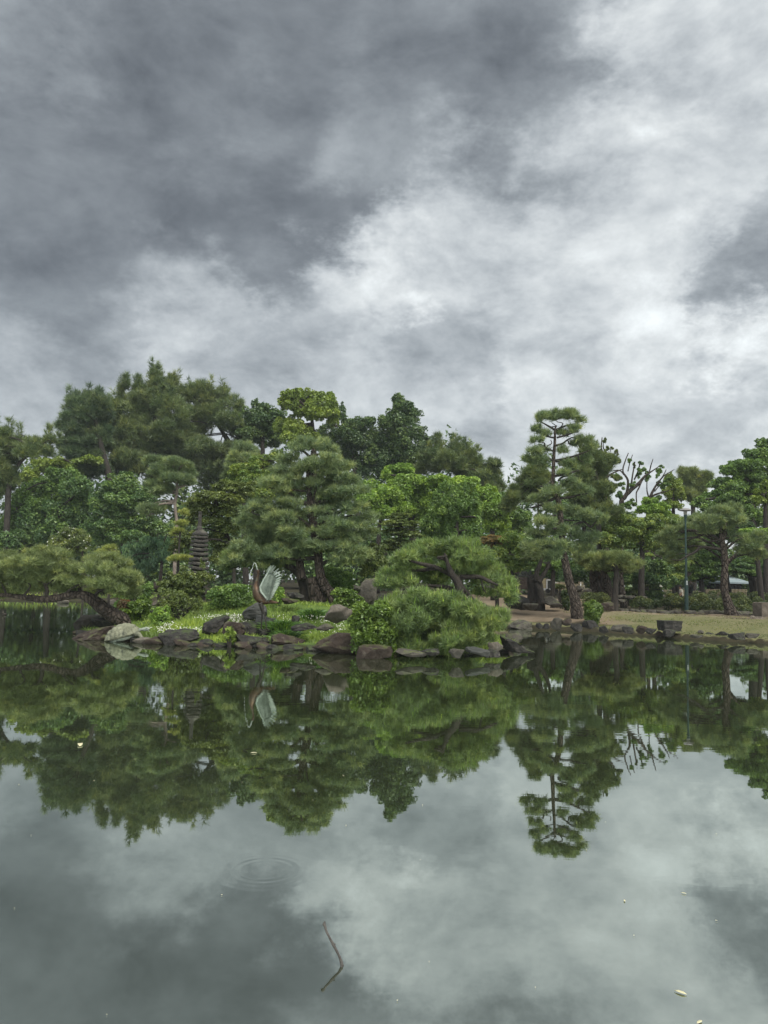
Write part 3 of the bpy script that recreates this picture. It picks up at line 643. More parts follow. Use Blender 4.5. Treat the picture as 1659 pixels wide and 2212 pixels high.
# right bank, behind
tree('pine_tree', 'twin-stemmed pine left behind the tall pine, against the sky', cC, 480, 44,
     [(480, 740, 100, 55), (400, 840, 110, 55), (520, 880, 100, 55), (330, 940, 90, 40), (480, 980, 130, 46), (400, 1090, 140, 42), (250, 1050, 70, 36), (210, 1020, 40, 30), (520, 1130, 110, 36), (200, 1130, 100, 50), (150, 1200, 90, 50)], 'pine_dark', 5200, .3, 'pine', 'bark_dark',
     stem=[(485, 1500, 10), (487, 1200, 9), (490, 1000, 8), (480, 850, 6), (480, 720, 3)], limbs=20, nsub=6)
tree('pine_tree', 'full pine right behind the tall pine, its top mixing with pruned limbs', cC, 1170, 42,
     [(1130, 520, 46, 46), (1060, 610, 100, 50), (1180, 690, 110, 56), (1080, 740, 120, 56), (960, 760, 90, 50), (1230, 770, 110, 46), (1330, 700, 70, 36), (1000, 860, 120, 56), (1150, 900, 140, 56), (1000, 960, 120, 46), (1180, 1000, 140, 56), (1050, 1180, 170, 56), (940, 1110, 120, 50), (1200, 1120, 130, 60), (1150, 1260, 160, 60), (1300, 1290, 130, 50)],
     'pine_dark', 5600, .3, 'pine', 'bark_dark', stem=[(1200, 1600, 32), (1180, 1250, 30), (1170, 1000, 24), (1150, 800, 15), (1130, 560, 5)], limbs=30, nsub=6)
def pollard(label, crop, Y, stems, tufts, base_zx, n, mat='leaf_olive'):
    s = crop.m(Y); b = crop.p(stems[0][0][0], stems[0][0][1], Y); base = np.array((b[0], Y, gz(b[0], Y)))
    root = thing('pollarded_tree', label, 'tree', base, 'hard-pruned trees against the sky')
    for i, st in enumerate(stems):
        pts = [crop.p(q[0], q[1], Y + (.0 if i == 0 else .5 * math.sin(i * 1.9) * j / len(st))) for j, q in enumerate(st)]
        if i == 0: pts[0] = base - (0, 0, .1)
        MB().tube(pts, [q[2] * s * .8 for q in st], 9, .1, smooth=4, seed=i).build('trunk' if i == 0 else 'branch', M['bark_brown'], root, base)
    bl = blobs_to_world(crop, tufts, Y, .9, .6)
    put('crown', crown_mesh('leaf', expand(bl, 5), n, .16, base, M[mat], low=-.9), root)
pollard('hard-pruned tree with tall thin stubs close behind the tall pine', cC, 48,
        [[(1265, 1500, 44), (1262, 1200, 42), (1265, 950, 34), (1272, 760, 24), (1250, 640, 15), (1215, 560, 11), (1222, 430, 7)], [(1270, 760, 18), (1290, 640, 12), (1240, 560, 9), (1236, 500, 6)], [(1268, 850, 18), (1330, 760, 14), (1390, 660, 10), (1405, 590, 7)], [(1300, 780, 12), (1345, 660, 9), (1385, 600, 6)], [(1290, 720, 10), (1310, 620, 7), (1322, 550, 5)], [(1265, 900, 18), (1350, 840, 12), (1450, 800, 8)]],
        [(1250, 480, 22, 40), (1280, 560, 26, 26), (1390, 610, 26, 30), (1310, 640, 40, 30), (1330, 560, 16, 18), (1340, 720, 40, 30), (1260, 700, 40, 40), (1400, 700, 50, 30), (1200, 600, 24, 30), (1380, 900, 70, 50), (1350, 1010, 60, 60)], 1265, 4200)
pollard('hard-pruned tree with a forked grey crown of stubs, second right of the tall pine', cU, 52,
        [[(50, 1300, 36), (55, 980, 34), (90, 850, 30), (150, 775, 30), (240, 700, 24), (320, 610, 16), (390, 560, 10), (480, 500, 5)], [(120, 800, 22), (130, 660, 16), (75, 560, 11), (100, 450, 8), (135, 360, 6)], [(90, 600, 10), (40, 550, 8), (-30, 552, 6)], [(160, 770, 16), (175, 640, 11), (195, 520, 9), (205, 455, 8)], [(200, 650, 11), (240, 560, 9), (262, 470, 10)], [(360, 590, 10), (380, 500, 8), (404, 425, 5)], [(290, 640, 14), (250, 740, 11), (222, 800, 9), (225, 900, 9)], [(130, 560, 8), (150, 470, 6), (180, 380, 5)]],
        [(150, 440, 24, 30), (268, 465, 32, 22), (190, 500, 20, 30), (310, 560, 40, 40), (250, 560, 36, 34), (500, 510, 26, 18), (360, 620, 26, 26), (180, 700, 34, 30), (240, 610, 26, 30), (60, 720, 40, 40), (10, 640, 40, 40), (180, 900, 60, 40), (120, 940, 60, 40), (40, 830, 50, 40)], 55, 4200, 'leaf_mid')
pollard('hard-pruned tree whose slanting poles point right, nearest the lamp', cU, 54,
        [[(330, 1300, 26), (345, 1000, 24), (370, 860, 22), (410, 760, 16), (470, 670, 12), (530, 605, 8), (638, 540, 4)], [(360, 850, 12), (338, 770, 8), (338, 640, 6)], [(500, 630, 8), (530, 580, 6), (548, 540, 5)], [(390, 830, 16), (470, 800, 12), (580, 770, 8)], [(420, 780, 9), (480, 710, 7), (560, 640, 4)]],
        [(470, 560, 36, 34), (455, 620, 22, 30), (560, 650, 40, 24), (470, 690, 30, 22), (330, 640, 16, 40), (540, 720, 60, 30), (430, 860, 60, 40)], 345, 2600, 'leaf_mid')
tree('broadleaf_tree', 'thin yellowing tree behind the lamp head', cU, 640, 56, [(590, 630, 56, 46), (640, 700, 70, 50), (690, 750, 60, 55), (620, 820, 80, 46), (560, 780, 50, 40), (720, 830, 40, 46), (560, 900, 60, 40), (640, 920, 80, 40)], 'leaf_lime', 5200, .17, bark='bark_dark', r=.14, limbs=16, nsub=6)
tree('pine_tree', 'brownish round pine top standing far behind the lamp', cU, 840, 66, [(730, 570, 50, 34), (830, 590, 90, 40), (760, 660, 70, 36), (920, 630, 80, 44), (1000, 620, 50, 40), (850, 720, 100, 40), (950, 700, 60, 40), (790, 790, 80, 50), (900, 800, 90, 50), (840, 850, 70, 40)], 'pine_olive', 3600, .42, 'pine', r=.22, limbs=16)
tree('broadleaf_tree', 'large dark-green tree rising at the right edge of the picture', cU, 1560, 50,
     [(1620, 250, 80, 40), (1480, 370, 100, 40), (1620, 390, 110, 60), (1300, 480, 100, 40), (1480, 490, 130, 55), (1230, 540, 100, 42), (1380, 600, 120, 46), (1560, 600, 120, 56), (1150, 690, 120, 50), (1320, 730, 140, 56), (1480, 720, 120, 56), (1080, 820, 120, 50), (1250, 850, 150, 56), (1420, 880, 130, 56), (940, 900, 100, 50), (1050, 960, 120, 50),
      (1750, 300, 140, 120), (1780, 560, 160, 140), (1600, 1030, 120, 80), (1480, 1080, 120, 60), (1400, 1000, 110, 60)], 'leaf_mid', 26000, .21, bark='bark_dark', r=.4, nsub=8, limbs=30)
tree('broadleaf_tree', 'lime-tipped tree at the right edge halfway up the large green one', cU, 1640, 44, [(1590, 790, 90, 40), (1560, 870, 80, 40), (1640, 700, 60, 32), (1650, 860, 80, 50), (1700, 780, 80, 60)], 'leaf_lime', 5500, .17, r=.14, nsub=7)
tree('broadleaf_tree', 'pale yellow-green low tree at the right edge beside the bent pine', cU, 1600, 42, [(1500, 1210, 130, 36), (1630, 1220, 90, 46), (1400, 1280, 80, 34), (1560, 1290, 120, 50), (1700, 1280, 90, 60), (1330, 1290, 40, 26)], 'leaf_bright', 7500, .15, r=.14, flat=.5, upw=.9)
tree('maple_tree', 'broad mid-green maple mass between the tall pine and the lamp', cU, 280, 42,
     [(80, 1080, 120, 50), (250, 1120, 150, 50), (420, 1080, 100, 46), (600, 1100, 120, 50), (150, 1220, 150, 50), (330, 1230, 150, 50), (500, 1180, 150, 56), (80, 1330, 130, 50), (250, 1340, 160, 50), (450, 1330, 150, 60), (610, 1250, 120, 70), (-60, 1160, 120, 60), (-120, 1290, 130, 60)], 'leaf_maple', 19000, .14, r=.16, nsub=8, flat=.75, upw=.9, limbs=20)
tree('broadleaf_tree', 'bright low crown under the forked hard-pruned tree', cU, 400, 47, [(360, 890, 90, 36), (430, 950, 120, 42), (330, 970, 90, 40), (520, 1010, 90, 36)], 'leaf_bright', 5000, .17, r=.14)
tree('broadleaf_tree', 'light-green small tree with a dark stem left of the lamp, beyond the hedges', cG, 680, 46, [(330, 600, 80, 26), (620, 620, 120, 60), (700, 700, 120, 60), (600, 760, 120, 56), (640, 830, 110, 40), (420, 810, 110, 40), (500, 850, 110, 34)], 'leaf_maple', 8000, .13, r=.12, flat=.5, stem=[(685, 1030, 20), (665, 930, 18), (655, 820, 12), (660, 700, 6)])
tree('broadleaf_tree', 'shadowy dark tree left of the lamp filling the gap under the maples', cG, 300, 44, [(300, 700, 130, 70), (80, 700, 120, 60), (60, 790, 120, 60), (200, 780, 130, 70), (350, 850, 140, 60), (480, 730, 110, 60), (180, 880, 120, 40), (520, 880, 120, 40)], 'leaf_deep', 9500, .16, r=.16)
tree('broadleaf_tree', 'dark layered tree between the lamp and the bent pine', cG, 945, 47, [(900, 640, 120, 50), (1010, 600, 120, 46), (1050, 700, 120, 50), (880, 750, 120, 50), (1000, 790, 110, 46), (880, 840, 90, 40), (1060, 850, 80, 30), (1120, 640, 80, 60)], 'leaf_mid', 9500, .14, r=.14, flat=.5, stem=[(950, 1030, 28), (935, 930, 26), (930, 850, 16), (960, 700, 8)])
tree('broadleaf_tree', 'dark spreading tree with forked black stems at the lower right', cG, 1515, 45, [(1500, 660, 150, 50), (1380, 730, 130, 46), (1580, 740, 120, 60), (1300, 690, 90, 40), (1480, 780, 150, 36), (1650, 800, 110, 60), (1260, 760, 60, 40)], 'leaf_deep', 11000, .14, r=.16, flat=.5,
     stem=[(1515, 1060, 30), (1510, 960, 27), (1490, 880, 22), (1440, 820, 14), (1380, 770, 6)], limbs=20)

tree('broadleaf_tree', 'deep green tree mass seen between the twin-stemmed pine and the bright rounded tree', cC, 60, 52, [(60, 1180, 130, 90), (180, 1280, 140, 90), (20, 1330, 120, 90), (260, 1400, 150, 90)], 'leaf_mid', 5000, .2, r=.16, nsub=7)
tree('broadleaf_tree', 'dark tree behind the maples between the tall pine and the forked pruned tree', cC, 900, 54, [(820, 1200, 160, 80), (1000, 1330, 180, 90), (800, 1420, 170, 90), (1250, 1400, 200, 90), (1500, 1400, 160, 80)], 'leaf_deep', 7500, .22, r=.18, nsub=7)
tree('broadleaf_tree', 'dark tree behind the bent pine crown, below the large dark-green tree', cU, 1250, 46, [(1080, 1060, 120, 70), (1250, 1050, 140, 80), (1350, 1180, 140, 80), (1150, 1200, 120, 70), (1000, 1180, 110, 60), (900, 1100, 110, 60)], 'leaf_deep', 8500, .18, r=.16, nsub=7)
tree('broadleaf_tree', 'dark green tree low behind the two stout leaning stems', cD, 1250, 43, [(1000, 760, 140, 90), (1200, 800, 150, 80), (1420, 850, 140, 70), (1100, 880, 110, 50), (1620, 860, 110, 60), (1760, 840, 120, 70)], 'leaf_deep', 8000, .14, r=.14, nsub=7)
tree('broadleaf_tree', 'dark tree behind the lamp post, above the hedges', cU, 800, 50, [(700, 1150, 120, 70), (820, 1250, 140, 80), (680, 1300, 130, 70), (900, 1350, 140, 70), (620, 1420, 130, 60), (1050, 1340, 120, 60)], 'leaf_deep', 8000, .19, r=.16, nsub=7)
# --- nearer trees with hand-set limbs
# low spreading pine on the right bank, three stout stems
r_, b_, *_ = tree('pine_tree', 'low flat-topped pine with stout leaning stems on the right bank', cD, 1450, 37,
     [(1250, 690, 180, 46), (1420, 670, 200, 46), (1590, 700, 150, 46), (1740, 730, 140, 40), (1380, 760, 200, 40), (1560, 770, 150, 36), (1180, 640, 110, 36), (1700, 800, 90, 40)], 'pine_olive', 5600, .24, 'pine', 'bark_pine',
     stem=[(1480, 1120, 76), (1460, 1010, 66), (1425, 900, 60), (1385, 820, 50), (1370, 720, 22)], limbs=16, nsub=6, flat=.6)
branches(r_, b_, cD, 37.2, [[(1350, 1095, 52), (1325, 980, 48), (1300, 880, 42), (1310, 770, 30), (1330, 700, 10)]], 'bark_pine', 12)
r_, b_, *_ = tree('pine_tree', 'dark straight stem with a pine pad, standing in front of the stout leaning stems', cD, 1555, 35.5, [(1500, 650, 130, 34), (1620, 660, 130, 34), (1570, 720, 120, 30)], 'pine_olive', 1900, .22, 'pine', 'bark_dark',
     stem=[(1540, 1215, 52), (1556, 1120, 36), (1560, 1000, 32), (1572, 850, 30), (1560, 700, 12)], limbs=6, flat=.6)
tree('broadleaf_tree', 'pale-barked trunk right of the dark straight stem, on the right bank', cD, 1640, 41, [(1640, 760, 90, 40), (1720, 720, 100, 46)], 'leaf_maple', 1800, .14, r=.2, bark='bark_brown', stem=[(1660, 1070, 44), (1635, 980, 27), (1625, 880, 23), (1640, 760, 12)], limbs=4)
tree('broadleaf_tree', 'slim leaning sapling with a yellow-green top on the left of the massive dark trunk', cD, 435, 37, [(410, 790, 60, 26), (370, 810, 50, 24), (330, 830, 50, 26)], 'leaf_lime', 1100, .1, r=.1, bark='bark_brown', stem=[(442, 1060, 24), (440, 970, 23), (425, 920, 20), (385, 850, 14), (360, 810, 8)], limbs=3)
tree('broadleaf_tree', 'narrow dark stem just left of the tall pine trunk', cD, 835, 38, [(760, 770, 120, 50), (880, 740, 90, 40), (650, 720, 90, 40)], 'leaf_mid', 3200, .12, r=.1, stem=[(836, 1110, 28), (838, 1000, 27), (842, 880, 26), (850, 800, 20), (860, 720, 8)], limbs=6)
r_, b_, *_ = tree('broadleaf_tree', 'massive dark furrowed trunk cut short, two thin limbs rising from it', cD, 645, 35, [(640, 600, 160, 40), (740, 590, 130, 36), (560, 640, 100, 30)], 'pine_olive', 3800, .1, bark='bark_dark',
     stem=[(645, 1215, 112), (640, 1140, 96), (640, 1030, 92), (625, 930, 84), (606, 880, 62), (600, 860, 30)], limbs=0)
branches(r_, b_, cD, 34.6, [[(640, 930, 40), (655, 840, 28), (690, 740, 24), (720, 660, 18), (740, 600, 9)], [(660, 950, 44), (710, 890, 30), (760, 810, 24), (800, 700, 18), (810, 620, 9)], [(650, 950, 26), (690, 1080, 28), (720, 1200, 22)], [(740, 720, 4), (770, 740, 4), (800, 690, 3)]], 'bark_dark', 10)
# bent pine by the lamp
r_, b_, *_ = tree('pine_tree', 'bent pine with a bare curving trunk on the right lawn, limbs toward the lamp', cG, 1270, 34,
     [(900, 200, 110, 42, 3.0), (1150, 130, 140, 42), (1020, 230, 140, 48), (1260, 90, 110, 34), (1320, 210, 110, 42), (1150, 290, 120, 34), (890, 330, 100, 42, 3.0), (1010, 330, 90, 26), (860, 500, 100, 36, 3.0), (660, 490, 100, 40, 3.0), (690, 610, 150, 50, 3.0), (590, 560, 110, 42, 3.0), (820, 440, 100, 40, 3.0), (560, 420, 100, 50, 3.0), (640, 360, 100, 50, 3.0), (760, 310, 100, 46, 3.0),
      (1330, 430, 120, 42), (1490, 480, 110, 60), (1560, 590, 80, 42), (1400, 540, 100, 42), (1560, 400, 80, 40)], 'pine_grey', 6200, .24, 'pine', 'bark_pine',
     stem=[(1275, 1262, 92), (1240, 1190, 60), (1205, 1080, 44), (1180, 950, 40), (1184, 820, 37), (1190, 680, 36), (1175, 540, 34), (1155, 420, 30), (1160, 300, 24), (1190, 180, 10)], limbs=14, nsub=6, flat=.6, k=10)
branches(r_, b_, cG, 34, [[(1165, 540, 18), (1050, 525, 16), (930, 515, 16), (860, 570, 13), (790, 605, 11), (700, 655, 7), (600, 650, 3)], [(1150, 450, 16), (1060, 400, 14), (970, 375, 13), (860, 410, 11), (780, 440, 8)], [(1150, 350, 15), (1240, 295, 13), (1340, 300, 9)], [(1150, 420, 13), (1060, 450, 11), (960, 450, 9)], [(870, 570, 7), (780, 590, 6), (730, 580, 4), (650, 600, 2)], [(1000, 380, 8), (880, 370, 7), (860, 320, 4)], [(1180, 420, 9), (1330, 390, 7), (1440, 410, 4)]], 'bark_dark')
# the tall pine
r_, b_, *_ = tree('pine_tree', 'tall slender pine with tiered pads standing against the sky on the right bank', cD, 1120, 32,
     [(0, 0, 1, 1)], 'pine_grey', 10, .2, 'pine', 'bark_pine', stem=[(1125, 1300, 76), (1100, 1190, 60), (1060, 1050, 52), (1020, 900, 48), (990, 760, 44), (960, 600, 40), (945, 420, 36), (930, 250, 33), (920, 100, 32), (885, -40, 30), (838, -160, 26), (845, -320, 22), (852, -520, 19), (862, -680, 16), (866, -815, 11), (885, -860, 5)], limbs=0)
tp = [(720, 185, 210, 34), (600, 200, 110, 34), (860, 200, 100, 34), (970, 255, 60, 40), (500, 240, 40, 30), (470, 345, 70, 40), (570, 395, 80, 26), (920, 350, 90, 46), (770, 395, 90, 30), (470, 465, 80, 32), (1010, 465, 120, 32), (930, 500, 80, 30), (440, 605, 90, 36), (560, 590, 70, 36), (1070, 555, 110, 40), (770, 580, 70, 46), (360, 690, 80, 34), (470, 700, 110, 34), (800, 730, 100, 34), (870, 790, 80, 30), (780, 850, 90, 36),
      (1010, 700, 80, 50), (850, 960, 110, 46), (600, 1070, 120, 46), (960, 1040, 150, 36), (720, 1060, 80, 40), (450, 1150, 90, 30), (640, 1270, 140, 46), (560, 1420, 160, 56), (900, 1300, 150, 46), (1060, 1330, 150, 46), (1180, 1390, 130, 40), (500, 1560, 170, 46), (820, 1520, 130, 40), (1040, 1600, 180, 46), (700, 1700, 230, 50), (430, 1700, 150, 46), (950, 1720, 160, 50), (620, 1800, 160, 40)]
bl = fatten(blobs_to_world(cC, tp, 32, .8, .5), 1.05, 1.05)
put('crown', crown_mesh('pine', expand(bl, 15, (.13, .26), .75, .25), 6800, .26, b_, M['pine_grey'], k=9, shell=(.4, 1.15), spread=.7), r_)
branches(r_, b_, cC, 32, [[(688, 350, 14), (620, 310, 12), (560, 275, 9), (480, 235, 4)], [(695, 345, 14), (770, 310, 11), (830, 290, 8), (960, 262, 4)], [(740, 320, 7), (770, 270, 6), (700, 250, 4)], [(640, 310, 7), (690, 300, 6), (640, 260, 4)], [(685, 440, 12), (600, 420, 10), (540, 390, 7), (470, 380, 4)], [(700, 435, 12), (790, 410, 10), (860, 390, 7), (920, 360, 4)], [(690, 525, 14), (770, 500, 12), (830, 455, 9), (900, 430, 6), (1050, 455, 3)], [(830, 470, 8), (850, 510, 7), (940, 500, 5), (1010, 475, 3)], [(660, 590, 12), (570, 545, 10), (560, 500, 8), (530, 488, 5)], [(590, 530, 7), (640, 500, 6), (630, 460, 4)], [(650, 695, 15), (570, 660, 12), (480, 645, 8), (380, 640, 4)], [(680, 700, 17), (780, 680, 14), (870, 655, 12), (945, 630, 10), (1080, 580, 4)], [(945, 630, 10), (960, 690, 8), (1020, 720, 4)], [(690, 710, 10), (800, 715, 8), (840, 760, 5)], [(680, 875, 16), (780, 860, 13), (900, 825, 9), (960, 810, 5)], [(660, 930, 14), (610, 960, 12), (560, 1000, 10), (500, 985, 6)],
                           [(720, 930, 14), (760, 890, 11), (860, 870, 8), (950, 880, 4)], [(730, 925, 12), (830, 935, 9), (900, 950, 5)], [(730, 1105, 18), (640, 1150, 16), (540, 1205, 13), (410, 1240, 9)], [(745, 1130, 18), (850, 1120, 14), (950, 1095, 11), (1060, 1075, 6)], [(700, 1330, 11), (640, 1335, 9), (590, 1370, 5)], [(780, 1460, 22), (880, 1450, 18), (960, 1415, 15), (1020, 1400, 9)], [(790, 1380, 10), (880, 1390, 8), (960, 1390, 5)], [(1020, 1400, 12), (1090, 1460, 12), (1150, 1400, 7)], [(700, 1640, 12), (560, 1640, 9), (420, 1620, 5)], [(560, 1640, 8), (510, 1700, 8)], [(700, 1480, 12), (660, 1480, 14)]], 'bark_dark', 8)

# ------------------------------------------------------------------ islet pines
# main pine
Y0 = 26.5
r_, b_, *_ = tree('pine_tree', 'big spreading islet pine with a curved dark trunk and stacked cloud-like pads', cA, 1460, Y0, [(0, 0, 1, 1)], 'pine_grey', 10, .2, 'pine', 'bark_pine', limbs=0,
     stem=[(1490, 2030, 62), (1430, 1960, 50), (1370, 1880, 42), (1330, 1780, 38), (1312, 1640, 36), (1292, 1480, 35), (1268, 1330, 34), (1252, 1220, 30), (1240, 1100, 25), (1230, 980, 21), (1240, 880, 16), (1258, 780, 10), (1270, 730, 5)])
tp = [(1270, 715, 170, 48), (1150, 740, 80, 34), (1390, 745, 80, 34), (1060, 830, 110, 44), (1370, 850, 170, 50), (1000, 940, 130, 44), (1480, 900, 120, 46), (1560, 1000, 110, 42), (1180, 900, 90, 44), (980, 1040, 170, 40), (1250, 1040, 120, 34), (1430, 1020, 120, 40), (1560, 1090, 140, 46), (1120, 1110, 120, 34), (840, 1230, 150, 50), (1060, 1190, 120, 36), (1460, 1180, 140, 36), (1620, 1240, 110, 46),
      (1350, 1130, 100, 34), (740, 1340, 130, 50), (980, 1300, 150, 44), (1150, 1280, 90, 34), (1500, 1370, 170, 46), (1660, 1360, 110, 46), (860, 1480, 180, 54), (1100, 1440, 140, 40), (1430, 1470, 130, 40), (1600, 1480, 140, 46), (690, 1560, 120, 44), (1040, 1560, 160, 44), (1230, 1540, 110, 34),
      (700, 1640, 180, 46), (630, 1680, 110, 34), (930, 1600, 140, 44), (1150, 1610, 120, 44), (1470, 1560, 180, 46), (1560, 1660, 140, 50), (1050, 1670, 120, 40), (1640, 1600, 120, 50), (800, 1700, 130, 34), (900, 1400, 120, 40), (1750, 1330, 80, 40), (1740, 1450, 90, 40), (1270, 890, 120, 44), (1340, 1260, 110, 36), (1200, 1390, 110, 40), (1360, 1430, 110, 40), (1290, 1570, 120, 40), (1120, 1000, 120, 40), (1400, 960, 110, 36)]
bl = fatten(blobs_to_world(cA, tp, Y0, .85, .75), 1.14, 1.15)
put('crown', crown_mesh('pine', expand(bl, 17, (.2, .34), 0.75, .15, .38), 14500, .20, b_, M['pine_grey'], k=10, spread=.72), r_)
branches(r_, b_, cA, Y0, [[(1250, 1200, 22), (1180, 1180, 18), (1110, 1140, 15), (1080, 1110, 9), (1000, 1090, 4)], [(1260, 1210, 22), (1320, 1180, 17), (1390, 1160, 14), (1360, 1120, 9)], [(1270, 1400, 14), (1350, 1345, 17), (1400, 1300, 14), (1385, 1250, 10), (1440, 1240, 7)], [(1345, 1340, 16), (1400, 1385, 14), (1455, 1420, 12)], [(1400, 1300, 12), (1500, 1310, 10), (1600, 1290, 6), (1680, 1330, 3)], [(1235, 970, 13), (1300, 930, 11), (1400, 945, 8), (1500, 930, 4)], [(1230, 1000, 12), (1150, 975, 9), (1040, 985, 5)], [(1240, 800, 12), (1180, 750, 9), (1120, 730, 4)], [(1262, 790, 12), (1330, 780, 8), (1420, 770, 4)], [(1290, 1420, 16), (1180, 1330, 12), (1090, 1270, 9), (1020, 1290, 5), (900, 1310, 3)], [(1300, 1520, 15), (1200, 1500, 12), (1140, 1490, 10), (1080, 1530, 6)], [(1180, 1500, 10), (1200, 1540, 10)],
                           [(1300, 1640, 20), (1150, 1650, 16), (980, 1640, 12), (820, 1660, 8), (700, 1690, 4)], [(1330, 1700, 18), (1450, 1640, 13), (1600, 1600, 8), (1700, 1590, 4)], [(1270, 1200, 10), (1280, 1120, 8), (1300, 1050, 4)], [(1300, 1500, 12), (1450, 1480, 8), (1600, 1500, 4)], [(1080, 1300, 8), (930, 1260, 6), (860, 1250, 4)], [(820, 1240, 6), (760, 1260, 5), (830, 1290, 4)], [(1450, 1300, 9), (1550, 1220, 6), (1620, 1230, 3)], [(1260, 1300, 10), (1225, 1290, 14)], [(1240, 1090, 10), (1130, 1080, 7), (900, 1060, 4)]], 'bark_dark', 9)
r_, b_, *_ = tree('pine_tree', 'older leaning pine trunk with a hollow stump beside the big islet pine', cB, 1230, 27, [(620, 330, 110, 44), (700, 290, 140, 40), (880, 250, 150, 40), (1000, 330, 120, 44), (560, 380, 60, 30), (760, 360, 110, 36), (930, 380, 100, 34)], 'pine_fresh', 3300, .17, 'pine', 'bark_dark', limbs=8, flat=.6,
     stem=[(1260, 690, 90), (1215, 610, 62), (1190, 520, 44), (1150, 440, 36), (1060, 380, 26), (940, 350, 16), (800, 330, 6)])
branches(r_, b_, cB, 26.6, [[(1330, 700, 66), (1290, 610, 60), (1265, 520, 50), (1252, 478, 36)], [(1180, 500, 40), (1160, 380, 34), (1150, 280, 26), (1100, 230, 10)]], 'bark_brown', 14, .14)
# leaning pine at the left
Y1 = 23.2
r_, b_, *_ = tree('pine_tree', 'leaning pine with a thick trunk bent flat over the water at the left', cF, 1080, Y1, [(0, 0, 1, 1)], 'pine_olive', 10, .2, 'pine', 'bark_pine', limbs=0,
     stem=[(1130, 890, 30), (1060, 868, 62), (985, 830, 66), (900, 770, 58), (830, 715, 52), (770, 672, 46), (700, 645, 36), (600, 652, 34), (500, 672, 32), (390, 684, 30), (280, 674, 26), (180, 664, 22), (60, 650, 18), (-100, 640, 15), (-260, 600, 10)])
tp = [(80, 330, 110, 40), (0, 400, 120, 70), (350, 300, 120, 46), (480, 320, 160, 50), (250, 390, 180, 60), (420, 410, 190, 64), (600, 440, 130, 56), (300, 490, 200, 52, .7), (100, 490, 130, 50), (500, 520, 190, 52, .7), (680, 540, 110, 40), (900, 345, 160, 46), (850, 420, 140, 52), (1000, 410, 140, 60), (1080, 490, 120, 52), (930, 530, 160, 50), (1130, 555, 80, 40), (1180, 545, 40, 26), (60, 620, 120, 34, .7), (-150, 450, 200, 100), (-150, 580, 150, 52, .7),
      (860, 620, 110, 26, .7), (380, 590, 130, 36, .7), (1050, 610, 120, 34), (1120, 640, 90, 34), (230, 590, 120, 36, .7), (160, 400, 120, 60), (-60, 660, 90, 24, .7), (560, 600, 110, 30, .7)]
bl = fatten(blobs_to_world(cF, tp, Y1, 1.0, 1.0), 1.05, 1.06)
put('crown', crown_mesh('pine', expand(bl, 19, (.2, .34), 0.78, .15, .38), 12500, .18, b_, M['pine_olive'], k=10, spread=.75), r_)
branches(r_, b_, cF, Y1, [[(400, 680, 20), (405, 600, 17), (380, 540, 14), (330, 480, 8), (350, 400, 4)], [(700, 650, 20), (690, 580, 14), (740, 500, 11), (720, 430, 6)], [(560, 650, 14), (620, 590, 11), (700, 550, 6)], [(800, 690, 16), (850, 620, 13), (930, 600, 10), (1060, 610, 4)], [(740, 500, 9), (850, 500, 6), (960, 480, 3)], [(200, 660, 12), (240, 610, 8), (260, 560, 5), (200, 530, 3)], [(400, 560, 8), (480, 500, 6), (560, 440, 3)], [(690, 580, 8), (620, 520, 6), (520, 480, 3)], [(380, 540, 8), (250, 500, 6), (130, 470, 3)], [(900, 640, 8), (860, 600, 6), (800, 610, 3)], [(60, 650, 10), (20, 560, 8), (-40, 460, 4)]], 'bark_dark', 8)
# bush pine at the right tip
Y2 = 19.6
r_, b_, *_ = tree('pine_tree', 'low wide pine at the right tip of the islet, bristling with upright shoots', cE, 1060, Y2, [(0, 0, 1, 1)], 'pine_fresh', 10, .2, 'pine', 'bark_dark', limbs=0,
     stem=[(1090, 940, 50), (1070, 840, 44), (1050, 720, 38), (1060, 600, 34), (1040, 480, 30), (990, 400, 24), (960, 320, 14), (940, 250, 6)])
tp = [(900, 230, 230, 60), (1050, 190, 150, 46), (1130, 210, 90, 40), (720, 250, 100, 46), (640, 300, 110, 50), (760, 370, 150, 50), (1180, 320, 170, 60), (1100, 260, 160, 56), (1320, 420, 140, 70), (1420, 550, 80, 50), (1440, 610, 50, 26), (560, 410, 120, 46), (500, 480, 90, 40), (880, 440, 140, 44), (1240, 450, 140, 50), (1040, 360, 130, 50), (1380, 480, 100, 50), (640, 460, 120, 40), (1230, 560, 80, 30)]
bl = blobs_to_world(cE, tp, Y2 + .6, .9, .9)
tp2 = [(620, 620, 140, 80), (560, 690, 120, 80), (800, 600, 180, 70), (980, 640, 170, 76), (1130, 690, 140, 64), (1260, 760, 150, 60), (1360, 720, 70, 50), (700, 760, 180, 90), (920, 780, 200, 90), (1100, 840, 150, 80), (620, 880, 120, 72), (850, 900, 180, 60), (1020, 910, 150, 52), (1200, 880, 130, 56), (760, 690, 150, 70), (1330, 810, 70, 40), (570, 800, 110, 80), (700, 960, 110, 40), (870, 965, 120, 36), (1010, 960, 110, 34), (1150, 940, 90, 34), (640, 985, 90, 26), (790, 985, 90, 24), (930, 990, 100, 22), (1090, 970, 80, 22)]
bl2 = blobs_to_world(cE, tp2, Y2 - .95, .9, .9)
sub = np.concatenate([expand(bl, 22, (.16, .30), .9, .15, .25), expand(bl2, 22, (.16, .30), 1.0, .15, .3)])
put('crown', crown_mesh('pine', sub, 13500, .165, b_, M['pine_fresh'], k=10, wd=.0135, spread=.7, up=.75, shell=(.6, 1.12), low=-.9), r_)
